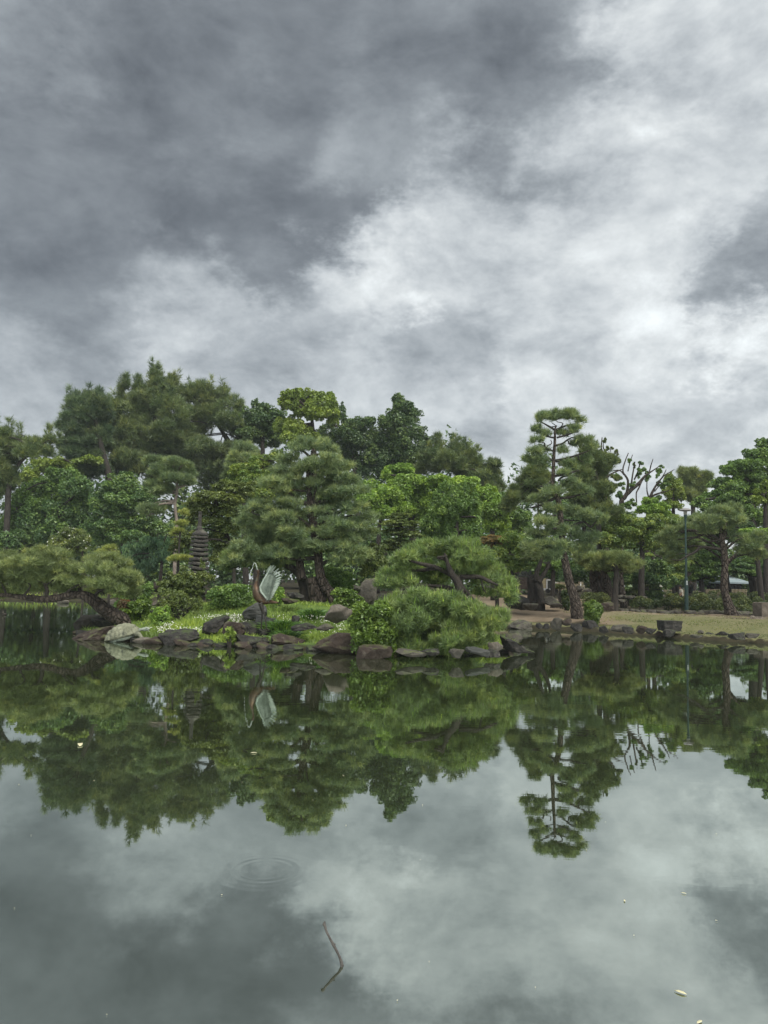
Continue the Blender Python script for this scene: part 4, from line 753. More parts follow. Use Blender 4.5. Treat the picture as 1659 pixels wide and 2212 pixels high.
# upright pale shoots (candles) on the outer clumps
pos, nr = sample(sub, 1500, .2, (1.0, 1.08))
Vs = []; Fs = []
up = unit(np.array((0, 0, 1.0)) + rng.normal(size=(1500, 3)) * .18)
sd = unit(np.cross(up, rng.normal(size=(1500, 3)))) * .016; s2 = unit(np.cross(up, sd)) * .016; Lc = rng.uniform(.10, .22, (1500, 1))
V = np.stack([pos - sd, pos + sd, pos + up * Lc, pos - s2, pos + s2, pos + up * Lc * .96], 1).reshape(-1, 3)
tn = np.repeat(TONE['t'], 6)
tag(put('shoot', set_tone(mesh_from(V, np.arange(9000).reshape(-1, 3), M['leaf_bright'], False, b_), tn), r_), kind='stuff')
branches(r_, b_, cE, Y2 + .2, [[(1010, 410, 30), (930, 380, 20), (850, 350, 17), (760, 330, 14), (660, 300, 7)], [(880, 365, 13), (790, 375, 14), (690, 382, 9)], [(990, 390, 20), (950, 300, 15), (890, 285, 11), (960, 270, 6)], [(1040, 470, 26), (1090, 530, 17), (1140, 590, 15), (1190, 640, 14), (1240, 640, 11), (1285, 680, 7)], [(1200, 640, 9), (1250, 660, 8), (1240, 690, 4)], [(1060, 430, 20), (1200, 430, 16), (1270, 460, 13), (1340, 490, 7)], [(1215, 440, 8), (1225, 500, 6), (1250, 550, 4)], [(1000, 520, 18), (900, 500, 14), (760, 490, 11), (650, 465, 9), (570, 450, 5)], [(1060, 570, 12), (1000, 545, 10), (960, 530, 6)], [(1060, 800, 20), (1110, 860, 16), (1060, 880, 9)], [(1040, 740, 16), (900, 700, 12), (760, 690, 6)]], 'bark_dark', 9, .12)
# ------------------------------------------------------------------ shrubs, hedges, small plants
def shrub(name, label, crop, blobs, Y, mat, n, size, cat='shrub', group=None, nsub=8, stem=True, kind='leaf', base_lift=0.0, **kw):
    bl = blobs_to_world(crop, blobs, Y, kw.pop('deep', .85), kw.pop('jit', .3))
    i = np.argmin(bl[:, 2]); bx = bl[:, 0].mean(); base = np.array((bx, Y, gz(bx, Y)))
    root = thing(name, label, cat, base, group)
    if kw.pop('skirt', True):      # leafy down to the ground
        ex = [(b[0], b[1], (gz(b[0], b[1]) + b[2]) / 2, b[3] * .9, b[4] * .9, max(.08, (b[2] - gz(b[0], b[1])) / 2)) for b in bl if gz(b[0], b[1]) + .05 < b[2] - b[5] * .6 and b[2] - b[5] < gz(b[0], b[1]) + .7]
        if ex: bl = np.concatenate([bl, np.array(ex)])
    subs = expand(bl, nsub, kw.pop('fr', (.36, .55)), kw.pop('flat', .9), .15, .75)
    put('foliage', crown_mesh(kind, subs, int(n * 1.5), size, base, M[mat], name='foliage', low=kw.pop('low', -.6), **kw), root)
    if stem:
        mb = MB()
        for j in range(min(7, len(subs))):
            c = subs[(j * 5) % len(subs), :3]; mb.tube([base - (0, 0, .08), base * .55 + c * .45 + (0, 0, .05), c], [.028, .02, .008], 6, .05, smooth=3, seed=j)
        mb.build('stem', M['bark_dark'], root, base)
    return root, base, subs
shrub('azalea_bush', 'dense bright-green rounded bush at the water edge in front of the bush pine', cE, [(360, 760, 130, 110), (300, 680, 70, 60), (440, 700, 110, 70), (280, 790, 70, 70), (420, 840, 110, 70), (350, 870, 90, 50), (480, 800, 80, 90), (520, 880, 60, 80)], 18.2, 'leaf_azalea', 12000, .085)
shrub('azalea_bush', 'low green mound of leaves right of the curved pine trunk', cE, [(230, 585, 85, 40), (150, 545, 60, 36), (270, 610, 50, 34)], 23.6, 'leaf_azalea', 3600, .085)
shrub('azalea_bush', 'small round green bush behind the crane statue tail', cB, [(980, 600, 42, 38), (990, 630, 36, 20)], 25, 'leaf_bright', 1400, .08)
shrub('nandina_bush', 'tall airy olive bush with reddish tips in front of the pagoda', cH, [(1000, 480, 170, 90), (940, 420, 70, 60), (1300, 450, 210, 110), (1180, 300, 60, 46), (1250, 320, 70, 46), (1550, 430, 120, 90), (1560, 250, 60, 70), (1530, 160, 20, 60), (900, 620, 190, 100), (1200, 600, 230, 120), (1450, 600, 190, 110), (1050, 740, 200, 90), (1300, 720, 150, 70), (740, 600, 70, 60), (1700, 480, 110, 70), (1120, 540, 200, 90), (1380, 560, 200, 90), (900, 700, 130, 70), (1480, 740, 130, 70), (1180, 420, 120, 70)], 25.5, 'leaf_olive', 17000, .07, nsub=14, fr=(.2, .34), shell=(.4, 1.15), low=-1)
shrub('low_shrub', 'dark green spreading shrub at the foot of the pagoda', cB, [(470, 610, 110, 46), (600, 600, 130, 46), (690, 630, 90, 44), (540, 640, 130, 36), (620, 560, 100, 36), (720, 600, 60, 50)], 25, 'leaf_mid', 6500, .075)
shrub('low_shrub', 'loose olive weeds left of the dark stone base under the pagoda', cB, [(110, 680, 90, 60), (190, 640, 60, 50), (300, 690, 50, 50), (60, 620, 80, 50)], 23.6, 'leaf_olive', 3200, .07)
shrub('red_leaved_shrub', 'low shrub with rusty red leaves near the leaning trunk', cF, [(1055, 750, 42, 50), (1090, 730, 34, 36), (1030, 790, 26, 30)], 25.5, 'leaf_red', 1700, .075)
shrub('low_shrub', 'yellow-green shrub right of the rusty red one', cF, [(1160, 730, 80, 42), (1250, 720, 70, 36), (1150, 780, 90, 36), (1240, 750, 70, 30)], 25.5, 'leaf_azalea', 3600, .08)
shrub('low_shrub', 'grey-green shrub behind the rusty red one, under the leaning pine', cF, [(1080, 640, 90, 40), (1180, 620, 90, 40), (1280, 600, 70, 50), (1230, 650, 90, 40)], 30, 'leaf_mid', 4200, .09)
shrub('tall_weed', 'fresh bright weeds standing left of the clover flowers', cF, [(1370, 790, 50, 36), (1450, 780, 26, 40), (1400, 830, 70, 36), (1330, 830, 40, 30)], 22.4, 'leaf_bright', 2200, .07, cat='plant')
shrub('ivy_plant', 'clump of big pale-edged ivy leaves hanging over the rock near the crane', cB, [(575, 920, 32, 30), (600, 955, 34, 30), (560, 965, 30, 28), (590, 990, 34, 20)], 19.75, 'leaf_lime', 210, .115, cat='plant', skirt=False, nsub=5, asp=.8, upw=.1)
def blades(pts, hgt, wd, lean, mat, name, kind='stuff', parent=None, base=(0, 0, 0)):
    n = len(pts)
    d = unit(np.array((0, 0, 1.0)) + rng.normal(size=(n, 3)) * lean)
    sd = unit(np.cross(d, rng.normal(size=(n, 3)))) * wd * .5
    h = (hgt * rng.uniform(.5, 1.25, n))[:, None]
    bend = rng.normal(size=(n, 3)) * .25 * h; bend[:, 2] = -abs(bend[:, 2]) * .4
    mid = pts + d * h * .55; tip = pts + d * h + bend
    V = np.stack([pts - sd, pts + sd, mid + sd * .7, mid - sd * .7, tip], 1).reshape(-1, 3)
    F = []
    a = np.arange(n) * 5
    T = np.concatenate([np.stack([a, a + 1, a + 2], 1), np.stack([a, a + 2, a + 3], 1), np.stack([a + 3, a + 2, a + 4], 1)])
    tn = np.clip(.5 + .4 * vnoise(pts[:, 0], pts[:, 1], 1.7, 5) + rng.normal(size=n) * .22, 0, 1)
    return tag(put(name, set_tone(mesh_from(V, T, M[mat], False, base), np.repeat(tn, 5)), parent, base), kind=kind)
def tuft(label, crop, zx, zy, w, Y, n, hgt):
    c = crop.p(zx, zy, Y); base = np.array((c[0], Y, gz(c[0], Y)))
    root = thing('iris_clump', label, 'plant', base)
    w = w * crop.m(Y); q = rng.normal(size=(n, 2)) * w * .35
    pts = np.column_stack([base[0] + q[:, 0], base[1] + q[:, 1], np.full(n, base[2] - .03)])
    d = unit(np.column_stack([q[:, 0] / w * .9, q[:, 1] / w * .9, np.ones(n)]) + rng.normal(size=(n, 3)) * .15); h = (hgt * rng.uniform(.6, 1.1, n))[:, None]
    sd = unit(np.cross(d, rng.normal(size=(n, 3)))) * .011
    out = d * (1, 1, 0); mid = pts + d * h * .6; tip = pts + d * h * .85 + out * h * .45 - np.array((0, 0, 1)) * h * .12
    V = np.stack([pts - sd, pts + sd, mid + sd, mid - sd, tip], 1).reshape(-1, 3); a = np.arange(n) * 5
    T = np.concatenate([np.stack([a, a + 1, a + 2], 1), np.stack([a, a + 2, a + 3], 1), np.stack([a + 3, a + 2, a + 4], 1)])
    tag(put('blade', set_tone(mesh_from(V, T, M['iris'], False, base), np.repeat(rng.uniform(0, 1, n), 5)), root), kind='stuff')
tuft('large arching clump of iris-like blades just right of the crane statue', cB, 1010, 800, 130, 21.3, 1500, .62)
tuft('second clump of long blades lower right of the crane, above the brown rock', cB, 1050, 880, 90, 20.6, 700, .42)
tuft('small spiky clump of blades in front of the hollow stump', cB, 1275, 730, 80, 23.2, 700, .5)

# islet grass and clover
def scatter(n, x0, x1, y0, y1, dmin, dens=None):
    out = []; got = 0
    while got < n:
        x = rng.uniform(x0, x1, n); y = rng.uniform(y0, y1, n); d = sdf(x, y)
        k = d > dmin
        if dens is not None: k &= rng.uniform(0, 1, n) < dens(x, y)
        p = np.column_stack([x[k], y[k], hT(x[k], y[k]) - .01]); out.append(p); got += len(p)
    return np.concatenate(out)[:n]
dn = lambda x, y: np.clip(.35 + vnoise(x, y, 1.4, 3) * .9 + vnoise(x, y, 4.2, 7) * .4, .03, 1) * np.where(y > 26, .35, 1)
blades(scatter(34000, -9.6, 4.2, 17, 31, .45, dn), .15, .016, .45, 'grass', 'grass')
blades(scatter(9000, -7.2, -2.6, 19.9, 23.5, .25, lambda x, y: np.clip(.3 + vnoise(x, y, 2.1, 5), 0, 1)), .24, .017, .35, 'grass', 'tall_grass')
blades(scatter(2600, 2.6, 3.95, 18.2, 22, .2), .26, .016, .35, 'grass', 'tall_grass')
blades(scatter(1500, -.35, .15, 18.1, 19.3, .1), .2, .014, .3, 'grass', 'tall_grass')
blades(scatter(16000, 8, 22, 23, 36, .15, lambda x, y: np.clip(1.05 - sdf(x, y) / 7 + vnoise(x, y, 2, 2) * .5, .04, 1)), .055, .02, .6, 'lawn', 'lawn_grass')
blades(scatter(1500, -30, -14, 49, 58, .1), .25, .06, .4, 'grass', 'tall_grass')
# clover heads
def clover():
    p = [scatter(620, -6.2, -3.6, 20.7, 23.2, .6, lambda x, y: np.clip(vnoise(x, y, 2.6, 9) * 1.4 + .25, 0, 1)),
         scatter(300, -3.7, -1.0, 20.9, 23.0, .8, lambda x, y: np.clip(vnoise(x, y, 3, 2) + .35, 0, 1)), scatter(230, -1.5, 1.2, 22.0, 26, .8, lambda x, y: np.clip(vnoise(x, y, 2.2, 6) + .2, 0, 1)), scatter(60, -7.4, -5.5, 20.9, 22, .5)]
    p = np.concatenate(p); n = len(p); p[:, 2] += rng.uniform(.13, .24, n); s = rng.uniform(.008, .018, (n, 1))
    o = np.array([(1, 0, 0), (0, 1, 0), (-1, 0, 0), (0, -1, 0), (0, 0, 1), (0, 0, -1)])
    V = (p[:, None] + o[None] * s[:, None]).reshape(-1, 3); f = np.array([(0, 1, 4), (1, 2, 4), (2, 3, 4), (3, 0, 4), (1, 0, 5), (2, 1, 5), (3, 2, 5), (0, 3, 5)])
    F = (np.arange(n)[:, None, None] * 6 + f[None]).reshape(-1, 3)
    tag(put('clover_flowers', mesh_from(V, F, M['white_petal'])), kind='stuff')
clover()

# right-bank shrubs and hedges
shrub('round_shrub', 'small round bright-green shrub at the foot of the tall pine', cD, [(1300, 1250, 90, 70), (1240, 1220, 40, 40), (1360, 1230, 45, 50), (1300, 1190, 50, 30), (1310, 1300, 90, 40)], 30.6, 'leaf_azalea', 5500, .1)
shrub('round_shrub', 'dark clipped shrub half hidden behind the tall pine trunk', cD, [(975, 1110, 50, 50), (985, 1070, 40, 34)], 35, 'leaf_hedge', 2600, .1)
shrub('clipped_tree', 'small flat-clipped tree on thin stems left of the tall pine trunk', cD, [(900, 1000, 70, 20), (945, 1005, 45, 18)], 43, 'leaf_hedge_top', 2200, .12, skirt=False)
shrub('clipped_shrub', 'squared dark-leaved bush before the bamboo fence', cD, [(1245, 970, 40, 40), (1245, 1010, 36, 40)], 46, 'leaf_hedge', 1800, .14)
def hedge(label, crop, x0, x1, yt, yb, Y, n, mat='leaf_hedge', top='leaf_hedge_top', tilt=0.0, depth=.45):
    s = crop.m(Y); a = crop.p(x0, 0, Y)[0]; b = crop.p(x1, 0, Y)[0]; hgt = (yb - yt) * s
    ys = crop.p((x0 + x1) / 2, yt, Y)[2]; g = gz((a + b) / 2, Y)
    base = np.array(((a + b) / 2, Y, g)); top_z = ys
    root = thing('clipped_hedge', label, 'hedge', base, 'clipped hedges on the right bank')
    m = max(3, int((b - a) / .5)); xs = np.linspace(a + .25, b - .25, m)
    h2 = max(.25, (top_z - g)) / 2
    bl = np.array([(x, Y + tilt * (x - base[0]), gz(x, Y) * .5 + g * .5 + h2 + .03 * math.sin(x * 4.1), .42, depth, h2) for x in xs])
    sb = expand(bl, 8, (.4, .6), .9)
    put('foliage', crown_mesh('leaf', sb, n, .075, base, M[mat], low=-.8, name='foliage'), root)
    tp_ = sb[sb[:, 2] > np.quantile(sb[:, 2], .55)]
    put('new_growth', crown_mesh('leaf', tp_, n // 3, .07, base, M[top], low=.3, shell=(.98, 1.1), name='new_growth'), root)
    mb = MB()
    for x in xs[::2]: mb.tube([(x, Y, gz(x, Y) - .05), (x + .05, Y, gz(x, Y) + h2)], [.03, .015], 5, 0, smooth=2)
    mb.build('stem', M['bark_dark'], root, base)
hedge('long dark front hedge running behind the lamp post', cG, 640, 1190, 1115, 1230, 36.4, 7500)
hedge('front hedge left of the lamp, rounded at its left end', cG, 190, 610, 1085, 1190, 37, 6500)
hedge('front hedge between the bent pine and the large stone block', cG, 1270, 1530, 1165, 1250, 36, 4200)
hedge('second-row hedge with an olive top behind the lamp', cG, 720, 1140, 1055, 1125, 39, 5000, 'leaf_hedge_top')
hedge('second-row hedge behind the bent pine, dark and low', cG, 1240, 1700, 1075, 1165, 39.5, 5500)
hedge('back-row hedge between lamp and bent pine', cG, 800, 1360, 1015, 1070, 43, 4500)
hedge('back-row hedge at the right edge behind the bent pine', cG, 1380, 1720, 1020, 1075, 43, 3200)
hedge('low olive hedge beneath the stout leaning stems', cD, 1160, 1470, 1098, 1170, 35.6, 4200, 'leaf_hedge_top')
for lab, bb, Y_, mt in [('largest clipped dome shrub left of the two seated visitors', [(255, 985, 85, 50)], 45, 'leaf_hedge'), ('flat olive clipped dome behind the other clipped shrubs', [(378, 932, 58, 20)], 48, 'leaf_hedge_top'), ('clipped dome right in front of the left visitor', [(450, 985, 70, 38)], 45, 'leaf_hedge'), ('loose dark-leaved shrub below the clipped domes', [(440, 1035, 100, 34), (380, 1020, 60, 34)], 44, 'leaf_deep'), ('leafy dark bush left of the clipped domes', [(130, 980, 45, 32)], 46, 'leaf_deep'), ('yellowish low bush at the foot of the largest clipped dome', [(215, 1015, 75, 24)], 43.5, 'leaf_hedge_top'), ('olive bush at the end of the row between dome shrubs and lamp', [(600, 1050, 60, 40), (660, 1070, 50, 40)], 41, 'leaf_hedge_top')]:
    shrub('clipped_shrub', lab, cG, bb, Y_, mt, 2400, .1, group='clipped shrubs on the right bank')

# ------------------------------------------------------------------ stones
def ico(sub):
    import bmesh
    bm = bmesh.new(); bmesh.ops.create_icosphere(bm, subdivisions=sub, radius=1.0)
    V = np.array([v.co[:] for v in bm.verts]); F = np.array([[v.index for v in f.verts] for f in bm.faces]); bm.free(); return V, F
ICO5, ICO4, ICO3 = ico(5), ico(4), ico(3)
def rock_mesh(size, seed, box=.5, cuts=9, amp=.1, big=True, jag=1.0):
    V0, F = (ICO5 if max(size) > .55 else ICO4) if big else ICO3
    r = np.random.default_rng(seed); V = V0.copy()
    V = V * (1 - box) + box * V / np.abs(V).max(1)[:, None] * .86
    for _ in range(cuts):
        nrm = r.normal(size=3); nrm /= np.linalg.norm(nrm); dcut = r.uniform(.48, .84)
        over = V @ nrm - dcut; V = V - np.clip(over, 0, None)[:, None] * nrm * .92
    for fq, a in ((2.2, amp), (5, amp * .55 * jag), (11, amp * .3 * jag), (23, amp * .14 * jag)):
        ph = r.uniform(0, 6, 6)
        q = np.sin(V[:, 0] * fq + ph[0] + 1.5 * np.sin(V[:, 1] * fq * 1.2 + ph[1])) + np.sin(V[:, 1] * fq * 1.1 + ph[2] + 1.4 * np.sin(V[:, 2] * fq + ph[3])) + np.sin(V[:, 2] * fq * 1.2 + ph[4] + 1.3 * np.sin(V[:, 0] * fq + ph[5]))
        V = V * (1 + a * .42 * (np.abs(q) - .9))[:, None]
    return V * np.asarray(size), F
def rock(label, crop, x0, x1, yt, yb, Y, mat, box=.42, cuts=14, seed=None, rot=0.0, tilt=0.0, dep=.75, name='rock', group=None, sink=.3, big=True, amp=.13, jag=1.25, wedge=0.0):
    Yw = Wp(*crop.d((x0 + x1) / 2, yb))[1]
    if -2.6 < Yw - Y < 1.2: Y = Yw + (x1 - x0) * crop.m(Yw) / 2 * dep * .8       # stands at the water: its front foot meets the waterline
    s = crop.m(Y); c = crop.p((x0 + x1) / 2, (yt + yb) / 2, Y); w = (x1 - x0) * s / 2 * 1.09; h = (yb - yt) * s / 2
    seed = seed if seed is not None else int(abs(x0 * 7 + yt * 13 + Y * 31))
    V, F = rock_mesh((w, w * dep, h * (1 + sink)), seed, box, cuts, amp, big, jag)
    if tilt: cs, sn = math.cos(R(tilt)), math.sin(R(tilt)); V = np.column_stack([V[:, 0] * cs - V[:, 2] * sn, V[:, 1], V[:, 0] * sn + V[:, 2] * cs])
    if wedge: zb = V[:, 2].min(); V[:, 2] = zb + (V[:, 2] - zb) * np.clip(1 - abs(wedge) * (.5 + .5 * math.copysign(1, wedge) * V[:, 0] / np.abs(V[:, 0]).max()), .05, 1)
    # keep the silhouette inside the measured box, sunk into the ground
    V[:, 2] += h - V[:, 2].max(); V[:, 0] *= w / max(abs(V[:, 0]).max(), 1e-6)
    base = np.array((c[0], Y, c[2] - h)); V = V + np.array((c[0], Y, c[2]))
    o = put(name, mesh_from(V, F, M[mat], True, base), None, base)
    o.data.set_sharp_from_angle(angle=R(38))
    return tag(o, label, 'rock' if name != 'kerb_stone' else 'stone', group)
RK = [
 (cF, 610, 860, 815, 960, 24.0, 'rock_grey', 'grey slab rising to the trunk base of the leaning pine', dict(tilt=14)),
 (cF, 790, 1010, 838, 930, 23.4, 'rock_dark', 'dark rock wedged under the leaning pine trunk', {}),
 (cF, 605, 1010, 912, 1040, 22.2, 'rock_brown', 'long low brown rock at the left point of the islet', dict(cuts=9, sink=.6, wedge=-.55)),
 (cF, 690, 1000, 950, 1040, 21.7, 'rock_brown', 'dark brown block in the water left of the stone turtle', dict(box=.6)),
 (cF, 1130, 1380, 1012, 1070, 20.6, 'rock_pale', 'flat pale stone under the turtle head', dict(box=.6, sink=.5)),
 (cF, 1190, 1290, 960, 1030, 20.9, 'rock_pale', 'small pale stone beside the turtle foreleg', {}),
 (cB, -20, 322, 903, 1040, 19.9, 'rock_dark', 'rounded dark boulder at the water edge right of the turtle', dict(cuts=11)),
 (cB, 318, 470, 985, 1045, 19.8, 'rock_dark', 'low mossy stone between the round boulder and the ivy', dict(sink=.5)),
 (cB, 318, 565, 788, 935, 20.8, 'rock_dark', 'dark slab with a raised right end above the clover', dict(tilt=4, box=.6, wedge=-.4)),
 (cB, 520, 705, 840, 990, 20.3, 'rock_brown', 'brown wedge leaning down to the right beside the ivy', dict(tilt=-34, box=.65)),
 (cB, 510, 640, 900, 1030, 20.0, 'rock_dark', 'dark stone behind the ivy leaves', {}),
 (cB, 640, 705, 905, 955, 20.1, 'rock_brown', 'small rusty stone left of the crane pedestal', dict(big=False)),
 (cB, 608, 805, 838, 950, 21.0, 'rock_dark', 'squared black rock left behind the crane legs', dict(box=.7)),
 (cB, 785, 975, 788, 945, 21.5, 'rock_blue', 'blue-grey upright rock behind the crane legs', dict(box=.5)),
 (cB, 600, 905, 942, 1062, 19.7, 'rock_dark', 'jagged black rock at the water below the crane', dict(cuts=14, tilt=-6, jag=1.5)),
 (cB, 890, 1190, 940, 1065, 19.4, 'rock_brown', 'cracked brown rock ledge right of the crane, at the water', dict(box=.6, jag=1.6)),
 (cB, 1030, 1200, 1030, 1080, 18.9, 'rock_dark', 'low stone at the waterline below the cracked ledge', dict(sink=.6)),
 (cE, -40, 330, 850, 1012, 18.4, 'rock_brown', 'large reddish-brown boulder in front of the pale upright stone', dict(cuts=13, jag=1.2, box=.5, seed=21)),
 (cE, 255, 535, 938, 1050, 17.5, 'rock_brown', 'smooth brown boulder at the water under the bright bush', dict(cuts=10)),
 (cB, 1328, 1585, 698, 880, 20.2, 'rock_pale', 'pale upright grooved stone left of the bright bush', dict(tilt=4, box=.35, wedge=-.45, seed=31)),
 (cB, 1095, 1305, 850, 912, 20.4, 'rock_dark', 'flat dark slab between the blades and the pale upright stone', dict(box=.7)),
 (cB, 1305, 1445, 858, 925, 19.8, 'rock_grey', 'small grey stone at the foot of the pale upright stone', {}),
 (cB, 1085, 1155, 788, 845, 21.4, 'rock_dark', 'little dark stone right of the large iris clump', dict(big=False)),
 (cB, 690, 885, 678, 800, 22.6, 'rock_blue', 'striped blue-grey stone left behind the crane body', dict(tilt=10, cuts=5)),
 (cB, 1000, 1150, 646, 690, 24.2, 'rock_brown', 'long flat brown stone behind the crane tail', dict(box=.65)),
 (cB, 1050, 1190, 598, 655, 24.6, 'rock_dark', 'dark stone left of the old stump', {}),
 (cB, 668, 765, 558, 615, 26.0, 'rock_grey', 'grey stone left behind the crane neck', {}),
 (cE, 300, 432, 436, 620, 24.0, 'rock_grey', 'tall standing stone left of the bush pine', dict(box=.6, cuts=7)),
 (cE, 415, 515, 555, 628, 23.6, 'rock_dark', 'low dark stone at the right foot of the standing stone', {}),
 (cE, 195, 345, 488, 560, 28.5, 'rock_grey', 'flat stepping slab behind the green mound, near the standing stone', dict(box=.7)),
 (cE, 560, 800, 972, 1015, 17.2, 'rock_grey', 'flat grey stone at the waterline under the bush pine, left', dict(box=.6, sink=.6)),
 (cE, 760, 900, 968, 1008, 17.3, 'rock_dark', 'small dark stone at the waterline under the bush pine', dict(sink=.6)),
 (cE, 975, 1095, 968, 1030, 17.2, 'rock_grey', 'grey upright stone at the water under the bush pine, middle', {}),
 (cE, 1100, 1275, 955, 1002, 17.6, 'rock_blue', 'dark blue-grey flat stone at the water under the bush pine', dict(tilt=-8, sink=.5)),
 (cE, 1265, 1375, 918, 1000, 18.2, 'rock_pale', 'pale weathered stone near the right tip of the islet', dict(box=.6)),
 (cE, 1330, 1600, 865, 1020, 19.6, 'rock_dark', 'jagged dark rock forming the right tip of the islet', dict(tilt=-6, jag=1.7, box=.5, wedge=.85, cuts=16)),
 (cE, 1400, 1530, 850, 940, 20.8, 'rock_grey', 'grey crest stone behind the jagged tip rock', dict(tilt=-18)),
 (cE, 1240, 1360, 975, 1020, 17.9, 'rock_dark', 'submerged dark stone in front of the pale weathered one', dict(sink=.7)),
 (cH, 475, 800, 565, 725, 40, 'rock_brown', 'squared brown stone on the far lawn behind the nandina bush', dict(box=.8, cuts=4)),
 (cH, 330, 490, 620, 660, 42, 'rock_grey', 'long grey kerb behind the squared brown stone', dict(box=.85, cuts=3)),
 (cH, 620, 850, 890, 1010, 24.0, 'rock_pale', 'pale flat-topped stone left of the nandina stems', dict(box=.6)),
 (cH, 560, 845, 1030, 1200, 23.4, 'rock_dark', 'dark shaded stone below the pale flat-topped one', dict(box=.6)),
 (cH, 1130, 1290, 1000, 1160, 23.6, 'rock_dark', 'black hollow stone at the foot of the nandina bush', {}),
 (cF, 940, 1010, 685, 725, 45, 'rock_pale', 'pale stone at the far water edge right of the leaning trunk', dict(big=False)),
 (cF, 1190, 1260, 650, 680, 40, 'rock_pale', 'white stone on the far lawn, left', dict(big=False)),
 (cF, 500, 600, 690, 720, 47, 'rock_pale', 'pale shore stone seen under the bent trunk', dict(big=False)),
 # right bank
 (cD, 340, 645, 1378, 1490, 29.6, 'rock_grey', 'broad low grey rock at the water, first on the right bank', dict(sink=.6)),
 (cD, 640, 735, 1415, 1475, 29.4, 'rock_dark', 'low mossy stone right of the broad grey rock', dict(sink=.6)),
 (cD, 735, 815, 1420, 1475, 29.3, 'rock_dark', 'dark sunken stone left of the pointed stone', dict(sink=.6, big=False)),
 (cD, 812, 945, 1355, 1470, 29.2, 'rock_grey', 'pointed stone at the water left of the round one', dict(cuts=12)),
 (cD, 945, 1072, 1354, 1455, 29.0, 'rock_brown', 'rounded brown stone at the water in front of the tall pine', dict(box=.3)),
 (cD, 1045, 1190, 1422, 1500, 28.7, 'rock_dark', 'flat dark ledge between round stone and square block', dict(box=.7)),
 (cD, 1185, 1372, 1384, 1515, 28.2, 'rock_dark', 'squarish dark block at the water right of the tall pine', dict(box=.6, cuts=6)),
 (cD, 1375, 1490, 1445, 1512, 27.8, 'rock_dark', 'low dark stone right of the squarish block', dict(sink=.6)),
 (cD, 1480, 1730, 1430, 1520, 27.3, 'rock_grey', 'long flat-topped pale-edged stone at the bank', dict(box=.7)),
 (cD, 290, 545, 1095, 1260, 33.5, 'rock_dark', 'big dark boulder left of the massive trunk', {}),
 (cD, 495, 672, 1188, 1260, 33.0, 'rock_grey', 'squared seat-like stone at the foot of the massive trunk', dict(box=.8, cuts=4)),
 (cD, 715, 940, 1108, 1210, 34.5, 'rock_grey', 'large rounded boulder right of the massive trunk', dict(box=.3)),
 (cD, 1090, 1195, 985, 1065, 42, 'rock_grey', 'grey boulder by the fence, left of a pair', {}),
 (cD, 1180, 1295, 1012, 1075, 41.5, 'rock_grey', 'grey boulder by the fence, right of a pair', {}),
 (cD, 1375, 1565, 1168, 1258, 33.6, 'rock_brown', 'long sloping rock behind the small round shrub', dict(sink=.5)),
 (cD, 1580, 1680, 1140, 1175, 36, 'rock_grey', 'grey log-like stone right of the dark straight stem', {}),
 (cG, 60, 180, 1380, 1448, 26.9, 'rock_dark', 'dark stone next along the bank after the flat-topped one', {}),
 (cG, 222, 340, 1368, 1455, 26.5, 'rock_brown', 'brown hump stone at the water left of the tall cut block', {}),
 (cG, 320, 435, 1395, 1468, 26.3, 'rock_dark', 'dark square stone just left below the tall cut block', dict(box=.6)),
 (cG, 425, 525, 1425, 1495, 26.1, 'rock_brown', 'brown layered stone under the left corner of the tall cut block', {}),
 (cG, 496, 645, 1408, 1482, 26.2, 'rock_dark', 'dark ledge directly below the tall cut block', dict(box=.7)),
 (cG, 642, 758, 1454, 1505, 25.8, 'rock_brown', 'flat brown stone right below the tall cut block', dict(sink=.5)),
 (cG, 812, 955, 1468, 1505, 25.6, 'rock_grey', 'flat grey stone barely above the water in the middle of the lawn edge', dict(sink=.6)),
 (cG, 892, 968, 1418, 1460, 26.4, 'rock_grey', 'small grey stone lying in the lawn near the water', dict(big=False)),
 (cG, 970, 1098, 1442, 1518, 25.4, 'rock_dark', 'dark low boulder left of the upright wedge stone', {}),
 (cG, 1092, 1232, 1432, 1530, 25.1, 'rock_dark', 'upright wedge stone with a flat pale top', dict(box=.65, cuts=6)),
 (cG, 1232, 1415, 1442, 1532, 24.9, 'rock_dark', 'dark humped boulder right of the wedge stone', {}),
 (cG, 1410, 1565, 1452, 1515, 24.9, 'rock_grey', 'grey flat boulder near the right edge', {}),
 (cG, 1520, 1680, 1502, 1555, 24.5, 'rock_grey', 'long grey stone at the right edge of the waterline', dict(box=.6)),
 (cG, 848, 992, 1222, 1280, 34.0, 'rock_brown', 'brown boulder on the lawn right of the lamp foot', {}),
 (cG, 965, 1010, 1228, 1262, 34.4, 'rock_brown', 'small stone leaning on the brown lawn boulder', dict(big=False)),
 (cG, 790, 848, 920, 1000, 48, 'rock_blue', 'grey standing stone slab right behind the lamp post', dict(box=.7, cuts=6)),
 (cG, 835, 925, 988, 1005, 47, 'rock_pale', 'pale flat stone beside the grey slab', dict(box=.7, big=False)),
 (cG, 0, 120, 1082, 1106, 38, 'rock_grey', 'grey edging slab left of the front hedge', dict(box=.7, big=False)),
]
for crop, x0, x1, yt, yb, Y, mat, lab, kw in RK: rock(lab, crop, x0, x1, yt, yb, Y, mat, **kw)
